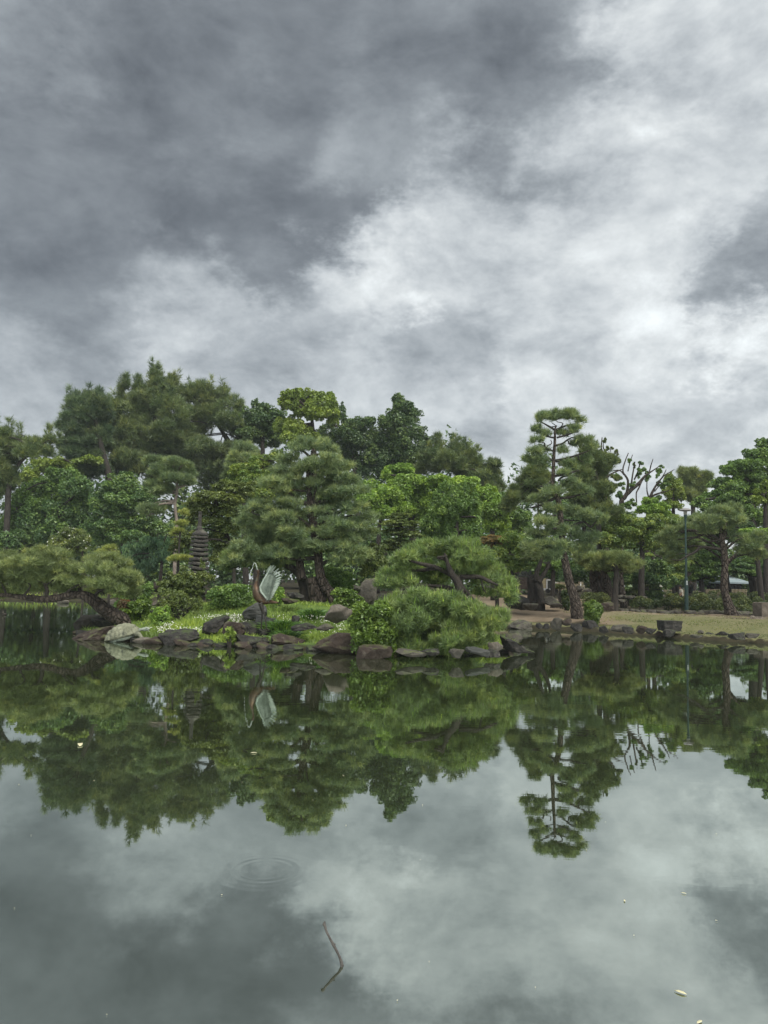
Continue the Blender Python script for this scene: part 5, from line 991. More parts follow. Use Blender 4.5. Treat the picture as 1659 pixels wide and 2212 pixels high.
# small dark stones filling the waterline between the boulders
sp_ = []
for i in range(34):
    f = (i + .5 * math.sin(i * 5.1)) / 34; x = -9.0 + 13.0 * f
    ys = np.arange(16.5, 27, .04); d = sdf(np.full(len(ys), x), ys); y = ys[np.argmax(d > .18)]
    if len(sp_) < 6:
        V, F = rock_mesh((.26, .2, .13), 200 + i, .35, 12, .13, False, 1.2); o = put('shore_stone', mesh_from(V, F, M['rock_dark' if i % 2 else 'rock_brown'], True), None, (x, y, .03)); o.data.set_sharp_from_angle(angle=R(38)); sp_.append(o)
    else: o = sp_[i % 6].copy(); COL.objects.link(o); o.location = (x, y + .1 * math.sin(i * 2.2), .02 + .03 * math.sin(i))
    k = .8 + .6 * abs(math.sin(i * 1.7)); o.scale = (k, k, k * .9); o.rotation_euler = (.1 * math.sin(i), .1, i * 1.9)
    tag(o, 'small dark stone among the boulders along the islet waterline', 'stone', 'small stones of the islet waterline')
# cut blocks
def block(label, crop, x0, x1, yt, yb, Y, mat, taper=1.0, rz=0.1, dep=.8):
    s = crop.m(Y); w = (x1 - x0) * s; h = (yb - yt) * s; c = crop.p((x0 + x1) / 2, (yt + yb) / 2, Y)
    import bmesh
    bm = bmesh.new(); bmesh.ops.create_cube(bm, size=1); bmesh.ops.subdivide_edges(bm, edges=bm.edges, cuts=11, use_grid_fill=True)
    r = np.random.default_rng(int(x0)); ph = r.uniform(0, 6, 9)
    for v in bm.verts:
        p = v.co; t = taper + (1 - taper) * (.5 - p.z)
        e = max(abs(p.x), abs(p.y), abs(p.z)); rr = math.sqrt(p.x ** 2 + p.y ** 2 + p.z ** 2)
        k = 1 - .06 * max(0, rr - .62)
        q = .018 * (math.sin(p.x * 9 + ph[0] + 2 * math.sin(p.z * 6 + ph[1])) + math.sin(p.y * 8 + ph[2] + 2 * math.sin(p.x * 7 + ph[3])) + math.sin(p.z * 11 + ph[4] + 2 * math.sin(p.y * 6)))
        v.co = Vector((p.x * w * t * .92 * (k + q), p.y * w * dep * t * (k + q), p.z * h * (k + q * .6)))
    bmesh.ops.rotate(bm, verts=bm.verts, matrix=Matrix.Rotation(rz, 3, 'Z'))
    me = bpy.data.meshes.new('block'); bm.to_mesh(me); bm.free(); me.polygons.foreach_set('use_smooth', np.ones(len(me.polygons), bool)); me.materials.append(M[mat])
    for v in me.vertices: v.co.z += h / 2
    o = put('stone_block', me, None, (c[0], Y, c[2] - h / 2 - .03)); me.set_sharp_from_angle(angle=R(40))
    return tag(o, label, 'stone block')
block('dark cut stone block, wider at the top, standing on the bank edge', cG, 484, 688, 1308, 1418, 26.9, 'rock_dark', 1.12)
block('large brown cut stone block at the right edge of the lawn', cG, 1520, 1700, 1113, 1322, 33, 'block_stone', .97, .25)
# kerb stones along the hedge foot
protos = []
for i in range(25):
    zx = -10 + i * 62; zy = 1168 + i * 4.4 + 6 * math.sin(i * 1.7)
    if 700 < zx < 790: continue
    Y = 35.6 - i * .055; c = cG.p(zx, zy, Y); g = gz(c[0], Y)
    if len(protos) < 5:
        V, F = rock_mesh((.30, .2, .15), 40 + i, .3, 6, .1, False); o = put('kerb_stone', mesh_from(V, F, M['rock_grey'], True), None, (c[0], Y, g + .03)); protos.append(o)
    else:
        o = protos[i % 5].copy(); COL.objects.link(o); o.location = (c[0], Y, g + .03)
    o.rotation_euler = (0, 0, i * 2.3); k = .75 + .4 * abs(math.sin(i * 3.1)); o.scale = (k, k, k)
    tag(o, 'small rounded stone in the row edging the foot of the hedges', 'stone', 'stones edging the hedge foot')
for i in range(14):
    zx = -20 + i * 25; Y = 40.5; c = cG.p(zx, 1055 + i * 1.2, Y); o = protos[i % 5].copy(); COL.objects.link(o); o.location = (c[0], Y, c[2]); o.scale = (.6, .8, .7); o.rotation_euler = (0, 0, i)
    tag(o, 'small rounded stone in the raised row below the clipped dome shrubs', 'stone', 'stones of the raised row')
# tree stump
def stump():
    Y = 30.5; s = cG.m(Y); c = cG.p(1560, 1365, Y); base = np.array((c[0], Y, gz(c[0], Y)))
    z1 = cG.p(1560, 1272, Y)[2]; root = thing('tree_stump', 'weathered grey tree stump on the lawn in front of the large stone block', 'stump', base)
    mb = MB(); n = 40; V = []; 
    for j, (f, rr) in enumerate([(-.06, 62), (0.02, 58), (.12, 47), (.35, 41), (.7, 39), (.93, 38)]):
        for i in range(n):
            a = 2 * math.pi * i / n; q = rr * s * (1 + .10 * math.sin(7 * a + 1) + .06 * math.sin(13 * a + 3) + (.2 * max(0, math.sin(3 * a + 2)) if j < 2 else 0))
            top = .05 * math.sin(5 * a) if j == 5 else 0
            V.append((base[0] + q * math.cos(a), Y + q * math.sin(a), base[2] + (z1 - base[2]) * (f + top)))
    F = [(j * n + i, j * n + (i + 1) % n, (j + 1) * n + (i + 1) % n, (j + 1) * n + i) for j in range(5) for i in range(n)]
    V.append((base[0], Y, base[2] + (z1 - base[2]) * .86)); F += [(5 * n + i, 5 * n + (i + 1) % n, 6 * n) for i in range(n)]
    mb.add(V, F).build('wood', M['stump_wood'], root, base, True, 50)
    MB().tube([base + (-.18, -.1, -.05), base + (-.34, -.16, .05), base + (-.42, -.2, -.06)], [.09, .07, .03], 8, .1).build('root', M['stump_wood'], root, base)
stump()
# ------------------------------------------------------------------ crane fountain statue
M['bronze'] = surf('bronze_body', [(.026, .017, .013), (.075, .044, .025), (.12, .075, .045)], 2.4, .42, .15, 30, metal=.55, spots=((.085, .10, .075), 5, .58), spec=.5)
M['bronze_dark'] = surf('bronze_legs', [(.025, .024, .022), (.075, .068, .06)], 5, .5, .3, 30, metal=.5)
M['patina'] = surf('bronze_patina', [(.075, .10, .083), (.155, .19, .16), (.245, .29, .245)], 5, .6, .25, 40, metal=.15, stretch=(1, 1, 1))
M['patina_pale'] = surf('bronze_patina_pale', [(.18, .235, .205), (.31, .375, .325), (.42, .47, .41)], 5, .65, .2, 40, metal=.05)
m_, t_ = newmat('clear_water')
t_.n('ShaderNodeOutputMaterial', {0: t_.n('ShaderNodeBsdfPrincipled', {'Base Color': (.85, .9, .9, 1), 'Roughness': .05, 'IOR': 1.33, 'Transmission Weight': .55}).outputs[0]}); M['spray'] = m_
def crane():
    Y = 20.7; s = cK.m(Y); p = lambda x, y, dy=0.0: cK.p(x, y, Y + dy)
    base = np.array((p(530, 1930)[0], Y, p(530, 1930)[2])); root = thing('crane_statue', 'bronze crane fountain statue with raised patinated wings and a stretched neck', 'statue', base)
    body = [(405, 412, 20), (418, 436, 33), (424, 470, 33), (424, 510, 26), (412, 560, 27), (398, 620, 34), (380, 700, 46), (366, 780, 68), (372, 850, 96), (388, 930, 118), (418, 1010, 128), (462, 1070, 122), (515, 1115, 100), (575, 1150, 72), (630, 1165, 46), (690, 1168, 26)]
    MB().tube([p(a, b) for a, b, _ in body], [r * s for *_, r in body], 24, 0, sq=(.86, 1.0), smooth=5).build('body', M['bronze'], root, base)
    MB().tube([p(*q) for q in [(412, 430), (396, 395), (372, 330), (346, 268)]], [19 * s, 13 * s, 8 * s, 3 * s], 10, 0, smooth=3).build('beak', M['patina'], root, base)
    for dy in (-.028, .028):
        MB().lathe([(.001, -.008), (.008, -.004), (.008, .004), (.001, .008)], p(430, 432, dy * 1.05), 8).build('eye', M['bronze_dark'], root, base)
    # tail plumes
    for i, (ex, ey, dy) in enumerate([(900, 1158, 0), (870, 1172, -.05), (875, 1166, .05), (860, 1180, -.08), (850, 1176, .08)]):
        MB().tube([p(640, 1150, dy * .4), p(700, 1130 + 8 * i, dy * .7), p(790, 1150 + 5 * i, dy), p(ex, ey, dy * 1.3)], [34 * s, 30 * s, 20 * s, 5 * s], 8, 0, sq=(1.0, .4), smooth=4).build('tail_feather', M['bronze'], root, base)
    # legs
    for pts, dy in (([(470, 1170, 60), (505, 1270, 44), (530, 1340, 24), (548, 1380, 21), (575, 1500, 15), (598, 1640, 14), (610, 1775, 13)], -.06), ([(480, 1190, 56), (500, 1300, 40), (512, 1380, 24), (512, 1430, 20), (500, 1560, 15), (494, 1680, 14), (490, 1780, 13)], .09)):
        lg = MB().tube([p(a, b, dy) for a, b, _ in pts], [r * s for *_, r in pts], 12, 0, smooth=4).build('leg', M['bronze_dark'], root, base)
        fx, fy = pts[-1][0], pts[-1][1]
        for ang in (-155, -178, 160, 20):
            e = p(fx, fy + 22, dy) + np.array((math.cos(R(ang)) * .12, math.sin(R(ang)) * .12, -.012))
            MB().tube([p(fx, fy - 4, dy), (p(fx, fy + 12, dy) + e) / 2 + (0, 0, .012), e], [.016, .012, .005], 7, 0, smooth=3).build('toe', M['bronze_dark'], lg, base)
    # wings: coverts panel, leading edge, separate flight feathers
    def wing(dx, dy, yo, lean, mats, nm):
        def q(x, y): return cK.p(x + dx, y + dy, Y + yo + lean * (1100 - y) / 800)
        pan = [(470, 850), (482, 790), (520, 700), (560, 620), (600, 556), (650, 500), (700, 478), (760, 500), (815, 560), (835, 610), (815, 680), (785, 760), (755, 850), (728, 940), (700, 1020), (668, 1100), (630, 1100), (590, 1050), (545, 990), (495, 930)]
        # cushion-shaped panel
        cen = np.mean(pan, axis=0); rings = 5; V = []; n = len(pan); F = []
        for side in (-1, 1):
            o = len(V)
            for k in range(rings):
                f = 1 - k / rings
                for (x, y) in pan:
                    xx = cen[0] + (x - cen[0]) * f; yy = cen[1] + (y - cen[1]) * f
                    V.append(q(xx, yy) + np.array((0, side * (.006 + .03 * (1 - f * f)), 0)))
            V.append(q(*cen) + np.array((0, side * .036, 0)))
            for k in range(rings - 1):
                for i in range(n):
                    i2 = (i + 1) % n; F.append((o + k * n + i, o + k * n + i2, o + (k + 1) * n + i2, o + (k + 1) * n + i))
            for i in range(n): F.append((o + (rings - 1) * n + i, o + (rings - 1) * n + (i + 1) % n, o + rings * n))
        h = rings * n + 1
        for i in range(n): F.append((i, (i + 1) % n, h + (i + 1) % n, h + i))
        w_ = MB().add(V, F).build('wing', M[mats[0]], root, base)
        edge = [(640, 1105, 16), (590, 1050, 19), (545, 990, 20), (495, 930, 21), (470, 855, 21), (480, 790, 18), (520, 700, 16), (560, 620, 15), (600, 556, 14), (640, 480, 11), (690, 380, 7), (722, 305, 3)]
        MB().tube([q(a, b) for a, b, _ in edge], [r * s for *_, r in edge], 9, .05, smooth=4).build('leading_edge', M['patina_pale'], w_, base)
        tips = [(725, 300), (786, 296), (828, 324), (902, 376), (938, 446), (958, 514), (964, 574), (952, 632), (942, 682), (926, 724), (906, 764), (884, 804), (864, 842), (842, 882), (822, 920), (798, 962), (772, 1002), (748, 1042), (722, 1082)]
        m = len(tips)
        for i, (tx, ty) in enumerate(tips):
            f = i / (m - 1)
            rx, ry = (620 + 130 * math.sin(min(1, f * 1.6) * math.pi / 2) - 75 * max(0, f - .55) / .45, 560 + 540 * f ** 1.15)
            if i < 4: rx, ry = 625 + 40 * i, 560 + 12 * i
            wd = (30 if i < 4 else 27 - 6 * f) * s
            a = q(rx, ry); e = q(tx, ty); L = e - a; ax = L / np.linalg.norm(L); sidev = np.cross(ax, (0, 1, 0)); sidev /= np.linalg.norm(sidev)
            V = []; K = 9; bow = np.linalg.norm(L) * (.09 if i < 6 else .05)
            for k in range(K):
                t = k / (K - 1); ww = wd * (.45 + .75 * math.sin(min(t * 1.15, 1) * math.pi * .62)) * (1 if t < .86 else max(.12, (1 - t) / .14))
                c = a + L * t - sidev * bow * math.sin(math.pi * t) * -1 + np.array((0, (-1) ** i * .003, 0))
                V += [c - sidev * ww * .5, c + np.array((0, -.008, 0)), c + sidev * ww * .5, c + np.array((0, .008, 0))]
            F = [(4 * k + j, 4 * k + (j + 1) % 4, 4 * k + 4 + (j + 1) % 4, 4 * k + 4 + j) for k in range(K - 1) for j in range(4)] + [(3, 2, 1, 0), tuple(4 * (K - 1) + j for j in range(4))]
            MB().add(V, F).build('feather', M[mats[1] if i > 3 else mats[0]], w_, base, True, 40)
        # rows of short covert feathers over the panel
        for row, (k0, k1, nn) in enumerate(((.55, .98, 12), (.25, .62, 9))):
            mb = MB()
            for i in range(nn):
                f = i / (nn - 1); ex, ey = 560 + 250 * k1 - 110 * f * k1 + 20, 520 + 560 * f
                sx, sy = ex - 70 - 10 * row, ey + 70
                mb.tube([q(sx, sy) + (0, -.035, 0), q((sx + ex) / 2, (sy + ey) / 2 - 6) + (0, -.037, 0), q(ex, ey) + (0, -.027, 0)], [10 * s, 13 * s, 4 * s], 6, 0, sq=(.35, 1.0), smooth=3)
            mb.build('covert', M[mats[0]], w_, base)
    wing(0, 0, -.12, -.14, ('patina', 'patina_pale'), 'near')
    wing(-14, 10, .14, .16, ('patina', 'patina_pale'), 'far')
    V, F = rock_mesh((175 * s, 130 * s, 105 * s), 77, .3, 8, .09)
    MB().add(V + p(535, 1862), F).build('pedestal', M['rock_dark'], root, base)
    # water spurting from the beak
    jb = p(345, 265); jet = thing('water_jet', 'thin spurt of water arching from the crane beak', 'water jet', jb)
    MB().tube([p(400, 400), p(385, 330), p(365, 275), p(342, 250), p(318, 268), p(300, 305), p(294, 340)], [4 * s, 5 * s, 5 * s, 6 * s, 5 * s, 4 * s, 2 * s], 6, .2).build('stream', M['spray'], jet, jb)
    for i, (x, y) in enumerate([(292, 365), (270, 410), (244, 465), (240, 510), (234, 556), (222, 620), (208, 678), (200, 750), (195, 825), (282, 385), (258, 438), (190, 900)]):
        MB().lathe([(.001, -.02), (.009, -.008), (.008, .004), (.001, .016)], p(x, y), 7, False).build('droplet', M['spray'], jet, jb)
crane()

# ------------------------------------------------------------------ stone turtle
M['turtle'] = surf('turtle_shell_stone', [(.075, .082, .058), (.165, .172, .122), (.24, .248, .18)], 5, .9, .4, 26, spots=((.05, .056, .048), 4, .53))
M['turtle_dark'] = surf('turtle_skin_stone', [(.10, .12, .10), (.22, .255, .215), (.34, .37, .31)], 6, .9, .4, 26)
def turtle():
    Y = 20.8; s = cT.m(Y); p = lambda x, y, dy=0.0: cT.p(x, y, Y + dy)
    c = p(690, 560); base = np.array((c[0], Y, 0.0)); root = thing('turtle_statue', 'pale yellow-green stone turtle half out of the water at the islet edge', 'statue', base)
    A, B, C = 445 * s, 330 * s, 315 * s
    V0, F = ico(5); V = V0.copy()
    r = np.random.default_rng(4)
    # scutes: a centre row, two side rows and a rim, edges cut as grooves
    seeds = [(x, 0, 1) for x in (-.85, -.5, -.1, .3, .66, .93)] + [(x, sg * .62, .75) for x in (-.72, -.32, .1, .5, .82) for sg in (-1, 1)] + [(.97 * math.cos(a), .97 * math.sin(a), .22) for a in np.linspace(0, 2 * np.pi, 22, endpoint=False)]
    sd = unit(np.array(seeds, float)); dmat = np.sort(np.linalg.norm(V[:, None] - sd[None], axis=2), axis=1); edge = dmat[:, 1] - dmat[:, 0]
    up = V[:, 2] > -.02
    g = np.where(up, -.085 * np.exp(-(edge / .05) ** 2) + .03 * np.clip(edge / .25, 0, 1), 0)
    V = V * (1 + g)[:, None]; V[:, 2] = np.where(V[:, 2] < 0, V[:, 2] * .22, V[:, 2] * (1 + .06 * V[:, 0]))
    rim = (np.abs(V0[:, 2]) < .09); V[rim, :2] *= 1.045
    V = V * (A, B, C); tl = R(16); V = np.column_stack([V[:, 0] * math.cos(tl) - V[:, 2] * math.sin(tl), V[:, 1], V[:, 0] * math.sin(tl) + V[:, 2] * math.cos(tl)]) + p(700, 525)
    sh = MB().add(V, F).build('shell', M['turtle'], root, base)
    Vp = V0 * (A * .86, B * .8, 60 * s); Vp = np.column_stack([Vp[:, 0] * math.cos(tl) - Vp[:, 2] * math.sin(tl), Vp[:, 1], Vp[:, 0] * math.sin(tl) + Vp[:, 2] * math.cos(tl)]) + p(700, 590)
    MB().add(Vp, F).build('belly', M['turtle_dark'], root, base)
    MB().tube([p(1040, 410), p(1120, 365), p(1190, 348), p(1260, 345), p(1320, 335), p(1370, 328), p(1400, 326)], [42 * s, 40 * s, 38 * s, 52 * s, 54 * s, 36 * s, 10 * s], 14, .03, sq=(1, .9)).build('head', M['turtle_dark'], root, base)
    for dy in (-.05, .05): MB().lathe([(.001, -.01), (.012, 0), (.001, .01)], p(1318, 318, dy), 8, False).build('eye', M['rock_dark'], root, base)
    for dy in (-.22, .22): MB().tube([p(1020, 470, dy * .7), p(1120, 480, dy), p(1165, 540, dy * 1.15), p(1200, 610, dy * 1.2), p(1260, 640, dy * 1.2)], [70 * s, 58 * s, 48 * s, 42 * s, 14 * s], 12, .06, sq=(1, .8)).build('foreleg', M['turtle'], root, base)
    for dy in (-.2, .2): MB().tube([p(560, 590, dy * .9), p(500, 640, dy * 1.2), p(440, 668, dy * 1.4)], [55 * s, 42 * s, 14 * s], 10, .06).build('hind_leg', M['turtle_dark'], root, base)
    MB().tube([p(300, 620), p(265, 640), p(240, 660)], [24 * s, 16 * s, 5 * s], 8, .05).build('tail', M['turtle_dark'], root, base)
turtle()

# ------------------------------------------------------------------ stone pagoda
def pagoda():
    Y = 29.0; s = cN.m(Y); cx, cyb = 500, 1400
    c = cN.p(490, 1400, Y); g = gz(c[0], Y); base = np.array((c[0], Y, g)); root = thing('stone_pagoda', 'many-tiered dark stone pagoda with a tall finial among the maples', 'pagoda', base)
    rz = R(28); k = 1 / (math.cos(rz) + math.sin(rz))
    def X(x, y): q = cN.p(x, y, Y); return q
    tiers = [(300, 695, 680, 738), (300, 700, 765, 824), (285, 700, 848, 914), (270, 705, 940, 1004), (262, 705, 1034, 1100), (258, 710, 1140, 1205), (240, 715, 1232, 1304), (236, 720, 1330, 1402), (228, 722, 1430, 1510)]
    for i, (x0, x1, y0, y1) in enumerate(tiers):
        side = (x1 - x0) * s * k; q = X((x0 + x1) / 2, (y0 + y1) / 2); h = (y1 - y0) * s
        V = []; n = 9
        # eaves slab: edges sag in the middle, corners lift
        def ringp(sc, z, sag):
            out = []
            for e in range(4):
                a0 = np.array([(-1, -1), (1, -1), (1, 1), (-1, 1)][e], float); a1 = np.array([(1, -1), (1, 1), (-1, 1), (-1, -1)][e], float)
                for j in range(n):
                    t = j / n; pt = a0 * (1 - t) + a1 * t; lift = sag * (abs(2 * t - 1) ** 2.2)
                    out.append((pt[0] * side / 2 * sc, pt[1] * side / 2 * sc, z + lift))
            return out
        m = 4 * n
        R_ = [ringp(.72, -h * .5, 0), ringp(.97, -h * .46, h * .16), ringp(1.0, -h * .38, h * .18), ringp(1.0, h * .18, h * .2), ringp(.95, h * .3, h * .2), ringp(.6, h * .55, 0)]
        V = np.array([v for r_ in R_ for v in r_]); cs, sn = math.cos(rz), math.sin(rz); wob = .004 * np.sin(V[:, :1] * 30 + i) 
        V = np.column_stack([V[:, 0] * cs - V[:, 1] * sn, V[:, 0] * sn + V[:, 1] * cs, V[:, 2]]) + wob + q
        F = [(a * m + j, a * m + (j + 1) % m, (a + 1) * m + (j + 1) % m, (a + 1) * m + j) for a in range(5) for j in range(m)] + [tuple(range(m - 1, -1, -1)), tuple(range(5 * m, 6 * m))]
        MB().add(V, F).build('tier_roof', M['pagoda_stone'], root, base, True, 35)
        if i < len(tiers) - 1:
            y2 = tiers[i + 1][2]; q2 = X((x0 + x1) / 2, (y1 + y2) / 2); MB().box(q2, (side * .55, side * .55, (y2 - y1) * s + .05), rz).build('tier_body', M['pagoda_stone'], root, base, False)
    # top roof, pyramid rising to the finial
    q = X(510, 620); sd = 355 * s * k
    mb = MB(); h0 = X(510, 660)[2]; prof = [(1.0, 0), (1.0, .3), (.93, .42), (.62, .72), (.40, 1.0), (.37, 1.1)]; tot = 120 * s; V = []
    for sc, z in prof:
        for a, b in ((-1, -1), (1, -1), (1, 1), (-1, 1)): V.append((a * sd / 2 * sc, b * sd / 2 * sc, z * tot))
    V = np.array(V); V = np.column_stack([V[:, 0] * math.cos(rz) - V[:, 1] * math.sin(rz), V[:, 0] * math.sin(rz) + V[:, 1] * math.cos(rz), V[:, 2]]) + (q[0], Y, h0)
    F = [(a * 4 + j, a * 4 + (j + 1) % 4, a * 4 + 4 + (j + 1) % 4, a * 4 + 4 + j) for a in range(5) for j in range(4)] + [(3, 2, 1, 0), (20, 21, 22, 23)]
    mb.add(V, F).build('top_roof', M['pagoda_stone'], root, base, False)
    f0 = X(500, 535); zt = X(512, 162)[2]; hh = zt - f0[2]
    prof = [(.125, 0), (.125, .05), (.10, .07), (.10, .12), (.085, .15)]
    for j in range(9): z = .2 + j * .075; prof += [(.066, z), (.078 - .0015 * j, z + .012), (.078 - .0015 * j, z + .045), (.064, z + .058)]
    prof += [(.06, .88), (.072, .9), (.075, .97), (.06, 1.0)]
    MB().lathe([(r, z * hh) for r, z in prof], f0, 18).build('finial', M['pagoda_stone'], root, base, True, 40)
    # base: posts and slab in the shade
    for (x0, x1, y0, y1, nm) in [(300, 640, 1510, 1810, 'shaft'), (390, 725, 1808, 1892, 'base_slab'), (500, 625, 1892, 2060, 'base_post'), (275, 405, 1900, 2060, 'base_post'), (640, 700, 1892, 2060, 'base_post')]:
        q = X((x0 + x1) / 2, (y0 + y1) / 2); w_ = (x1 - x0) * s * (.85 if nm != 'base_slab' else .8); MB().box(q, (w_, w_ * .9 if nm != 'base_slab' else w_, (y1 - y0) * s), rz * .6).build(nm, M['pagoda_stone'], root, base, False)
pagoda()

# ------------------------------------------------------------------ lamp, fences, cart, buildings, people
M['lamp_green'] = surf('lamp_green_paint', [(.028, .058, .052), (.036, .07, .064)], 3, .45, .05, 40)
M['lamp_cap'] = surf('lamp_cap_grey', [(.16, .155, .15), (.21, .205, .2)], 5, .6, .05, 30)
M['lamp_glass'] = surf('lamp_opal_glass', [(.36, .36, .32), (.42, .42, .38)], 5, .3, 0, 30)
M['sticker'] = surf('notice_sticker', [(.5, .55, .55), (.62, .66, .66)], 30, .6, 0, 30)
def lamp():
    Y = 35.6; x = cG.p(771, 1205, Y)[0]; g = gz(x, Y); s = cG.m(Y); z = lambda zy: cG.p(771, zy, Y)[2] - g
    base = np.array((x, Y, g)); root = thing('street_lamp', 'slim green park lamp post with a flat conical hood', 'street lamp', base)
    MB().lathe([(.11, -.1), (.11, .03), (.085, .04), (.083, z(930)), (.078, z(870))], base, 18).build('lower_pole', M['lamp_green'], root, base, True, 40)
    MB().lathe([(.082, z(872)), (.082, z(855)), (.06, z(848)), (.048, z(840)), (.04, z(250)), (.055, z(200)), (.075, z(178)), (.075, z(160))], base, 16).build('upper_pole', M['lamp_green'], root, base, True, 40)
    MB().lathe([(.07, z(160)), (.08, z(150)), (.078, z(118))], base, 16).build('globe', M['lamp_glass'], root, base, True, 40)
    MB().lathe([(.07, z(126)), (.27, z(118)), (.275, z(113)), (.2, z(98)), (.09, z(90)), (.03, z(89))], base, 24).build('hood', M['lamp_cap'], root, base, True, 40)
    for zz, hh in ((895, 14), (915, 12)):
        V = []; 
        for q in (z(zz + hh), z(zz - hh)):
            for a in np.linspace(-115, -65, 6): V.append((base[0] + .086 * math.cos(R(a)), base[1] + .086 * math.sin(R(a)), base[2] + q))
        MB().add(V, [(i, i + 1, 7 + i, 6 + i) for i in range(5)]).build('notice', M['sticker'], root, base)
lamp()
M['bamboo'] = surf('bamboo_poles', [(.22, .18, .11), (.36, .31, .21)], 6, .7, .2, 20, stretch=(1, 1, .3))
M['iron'] = surf('dark_iron', [(.03, .03, .032), (.06, .06, .062)], 6, .6, .1, 20)
M['white_paint'] = surf('white_paint', [(.68, .69, .7), (.78, .79, .8)], 4, .45, .05, 20)
M['tyre'] = surf('black_rubber', [(.015, .015, .016), (.03, .03, .03)], 8, .8, .2, 20)
def fence(label, crop, x0, x1, yt, yb, Y, n, mat, rails=2):
    a = crop.p(x0, yb, Y); b = crop.p(x1, yb, Y); h = (yb - yt) * crop.m(Y); g = np.array([(a[0] + b[0]) / 2, Y, gz((a[0] + b[0]) / 2, Y)])
    zb = min(a[2], b[2]); base = np.array((g[0], Y, zb)); root = thing('fence', label, 'fence', base)
    first = None
    for i in range(n):
        x = a[0] + (b[0] - a[0]) * i / (n - 1); zz = a[2] + (b[2] - a[2]) * i / (n - 1); hh = h * (1 + .06 * math.sin(i * 2.7))
        if first is None: first = MB().lathe([(.022, -.25), (.022, h), (.012, h + .01)], (x, Y, zz), 7).build('picket', M[mat], root, base, True, 40)
        else:
            o = first.copy(); COL.objects.link(o); o.parent = root; o.location = (x - a[0], 0, zz - a[2])
    for r in range(rails):
        zz = .25 + .5 * r / max(1, rails - 1) if rails > 1 else .5
        MB().tube([a + (-.1, .03, h * zz), b + (.1, .03, h * zz)], [.02, .02], 7, 0, smooth=1).build('rail', M[mat], root, base)
fence('pale bamboo fence behind the white cart', cD, 690, 775, 905, 1000, 50, 9, 'bamboo')
fence('pale bamboo fence seen left and right of the tall pine trunk', cD, 860, 1215, 945, 1005, 49, 24, 'bamboo')
fence('low bamboo fence behind the two seated visitors', cG, 525, 740, 980, 1012, 58, 15, 'bamboo')
fence('low bamboo fence between the dark layered tree and the bent pine', cG, 985, 1150, 975, 1012, 56, 14, 'bamboo')
fence('low bamboo fence right of the bent pine trunk', cG, 1225, 1420, 975, 1010, 57, 14, 'bamboo')
fence('dark iron railing on the low wall at the back path', cD, 440, 585, 820, 885, 57, 14, 'iron')
w0 = cD.p(395, 965, 56.7); w1 = cD.p(640, 965, 56.7)
tag(MB().box(((w0[0] + w1[0]) / 2, 56.8, (w0[2] + cD.p(400, 888, 56.7)[2]) / 2 - .2), (w1[0] - w0[0], .4, cD.p(400, 888, 56.7)[2] - w0[2] + .4)).build('stone_wall', M['rock_brown'], None, ((w0[0] + w1[0]) / 2, 56.8, w0[2]), False), 'low brown wall under the iron railing on the back path', 'wall')
def cart():
    Y = 45; s = cD.m(Y); p = lambda x, y, dy=0.0: cD.p(x, y, Y + dy)
    b = p(815, 1062); base = np.array((b[0], Y, gz(b[0], Y))); root = thing('utility_cart', 'small white cart with an upright windshield frame behind a dark stem', 'cart', base)
    z = lambda y: p(790, y)[2]
    MB().box((b[0], Y + .3, z(1032)), (120 * s, 1.0, 22 * s)).build('chassis', M['white_paint'], root, base, False)
    for dx in (-45, 10): MB().box((b[0] + (dx) * s - .03, Y - .15, (z(920) + z(1022)) / 2), (.05, .05, z(920) - z(1022))).build('frame_post', M['white_paint'], root, base, False)
    MB().box((b[0] - 20 * s - .03, Y - .15, z(921)), (62 * s, .05, .05)).build('frame_bar', M['white_paint'], root, base, False)
    MB().box((b[0] - 20 * s - .03, Y - .15, z(975)), (.38, .012, .7)).build('windshield', M['rock_blue'], root, base, False)
    MB().box((b[0] + 20 * s, Y + .3, z(1000)), (.5, .5, .35)).build('seat', M['tyre'], root, base, False)
    for dx in (-42, 50):
        w_ = MB().tube([(b[0] + dx * s, Y - .25, z(1048)), (b[0] + dx * s, Y - .13, z(1048))], [.14, .14], 14, 0, smooth=1).build('wheel', M['tyre'], root, base, True, 40)
cart()
M['roof_tile'] = surf('pale_roof', [(.17, .22, .24), (.26, .31, .33)], 2, .6, .2, 30)
M['wall_dark'] = surf('dark_wall', [(.05, .045, .04), (.1, .09, .08)], 3, .9, .2, 20)
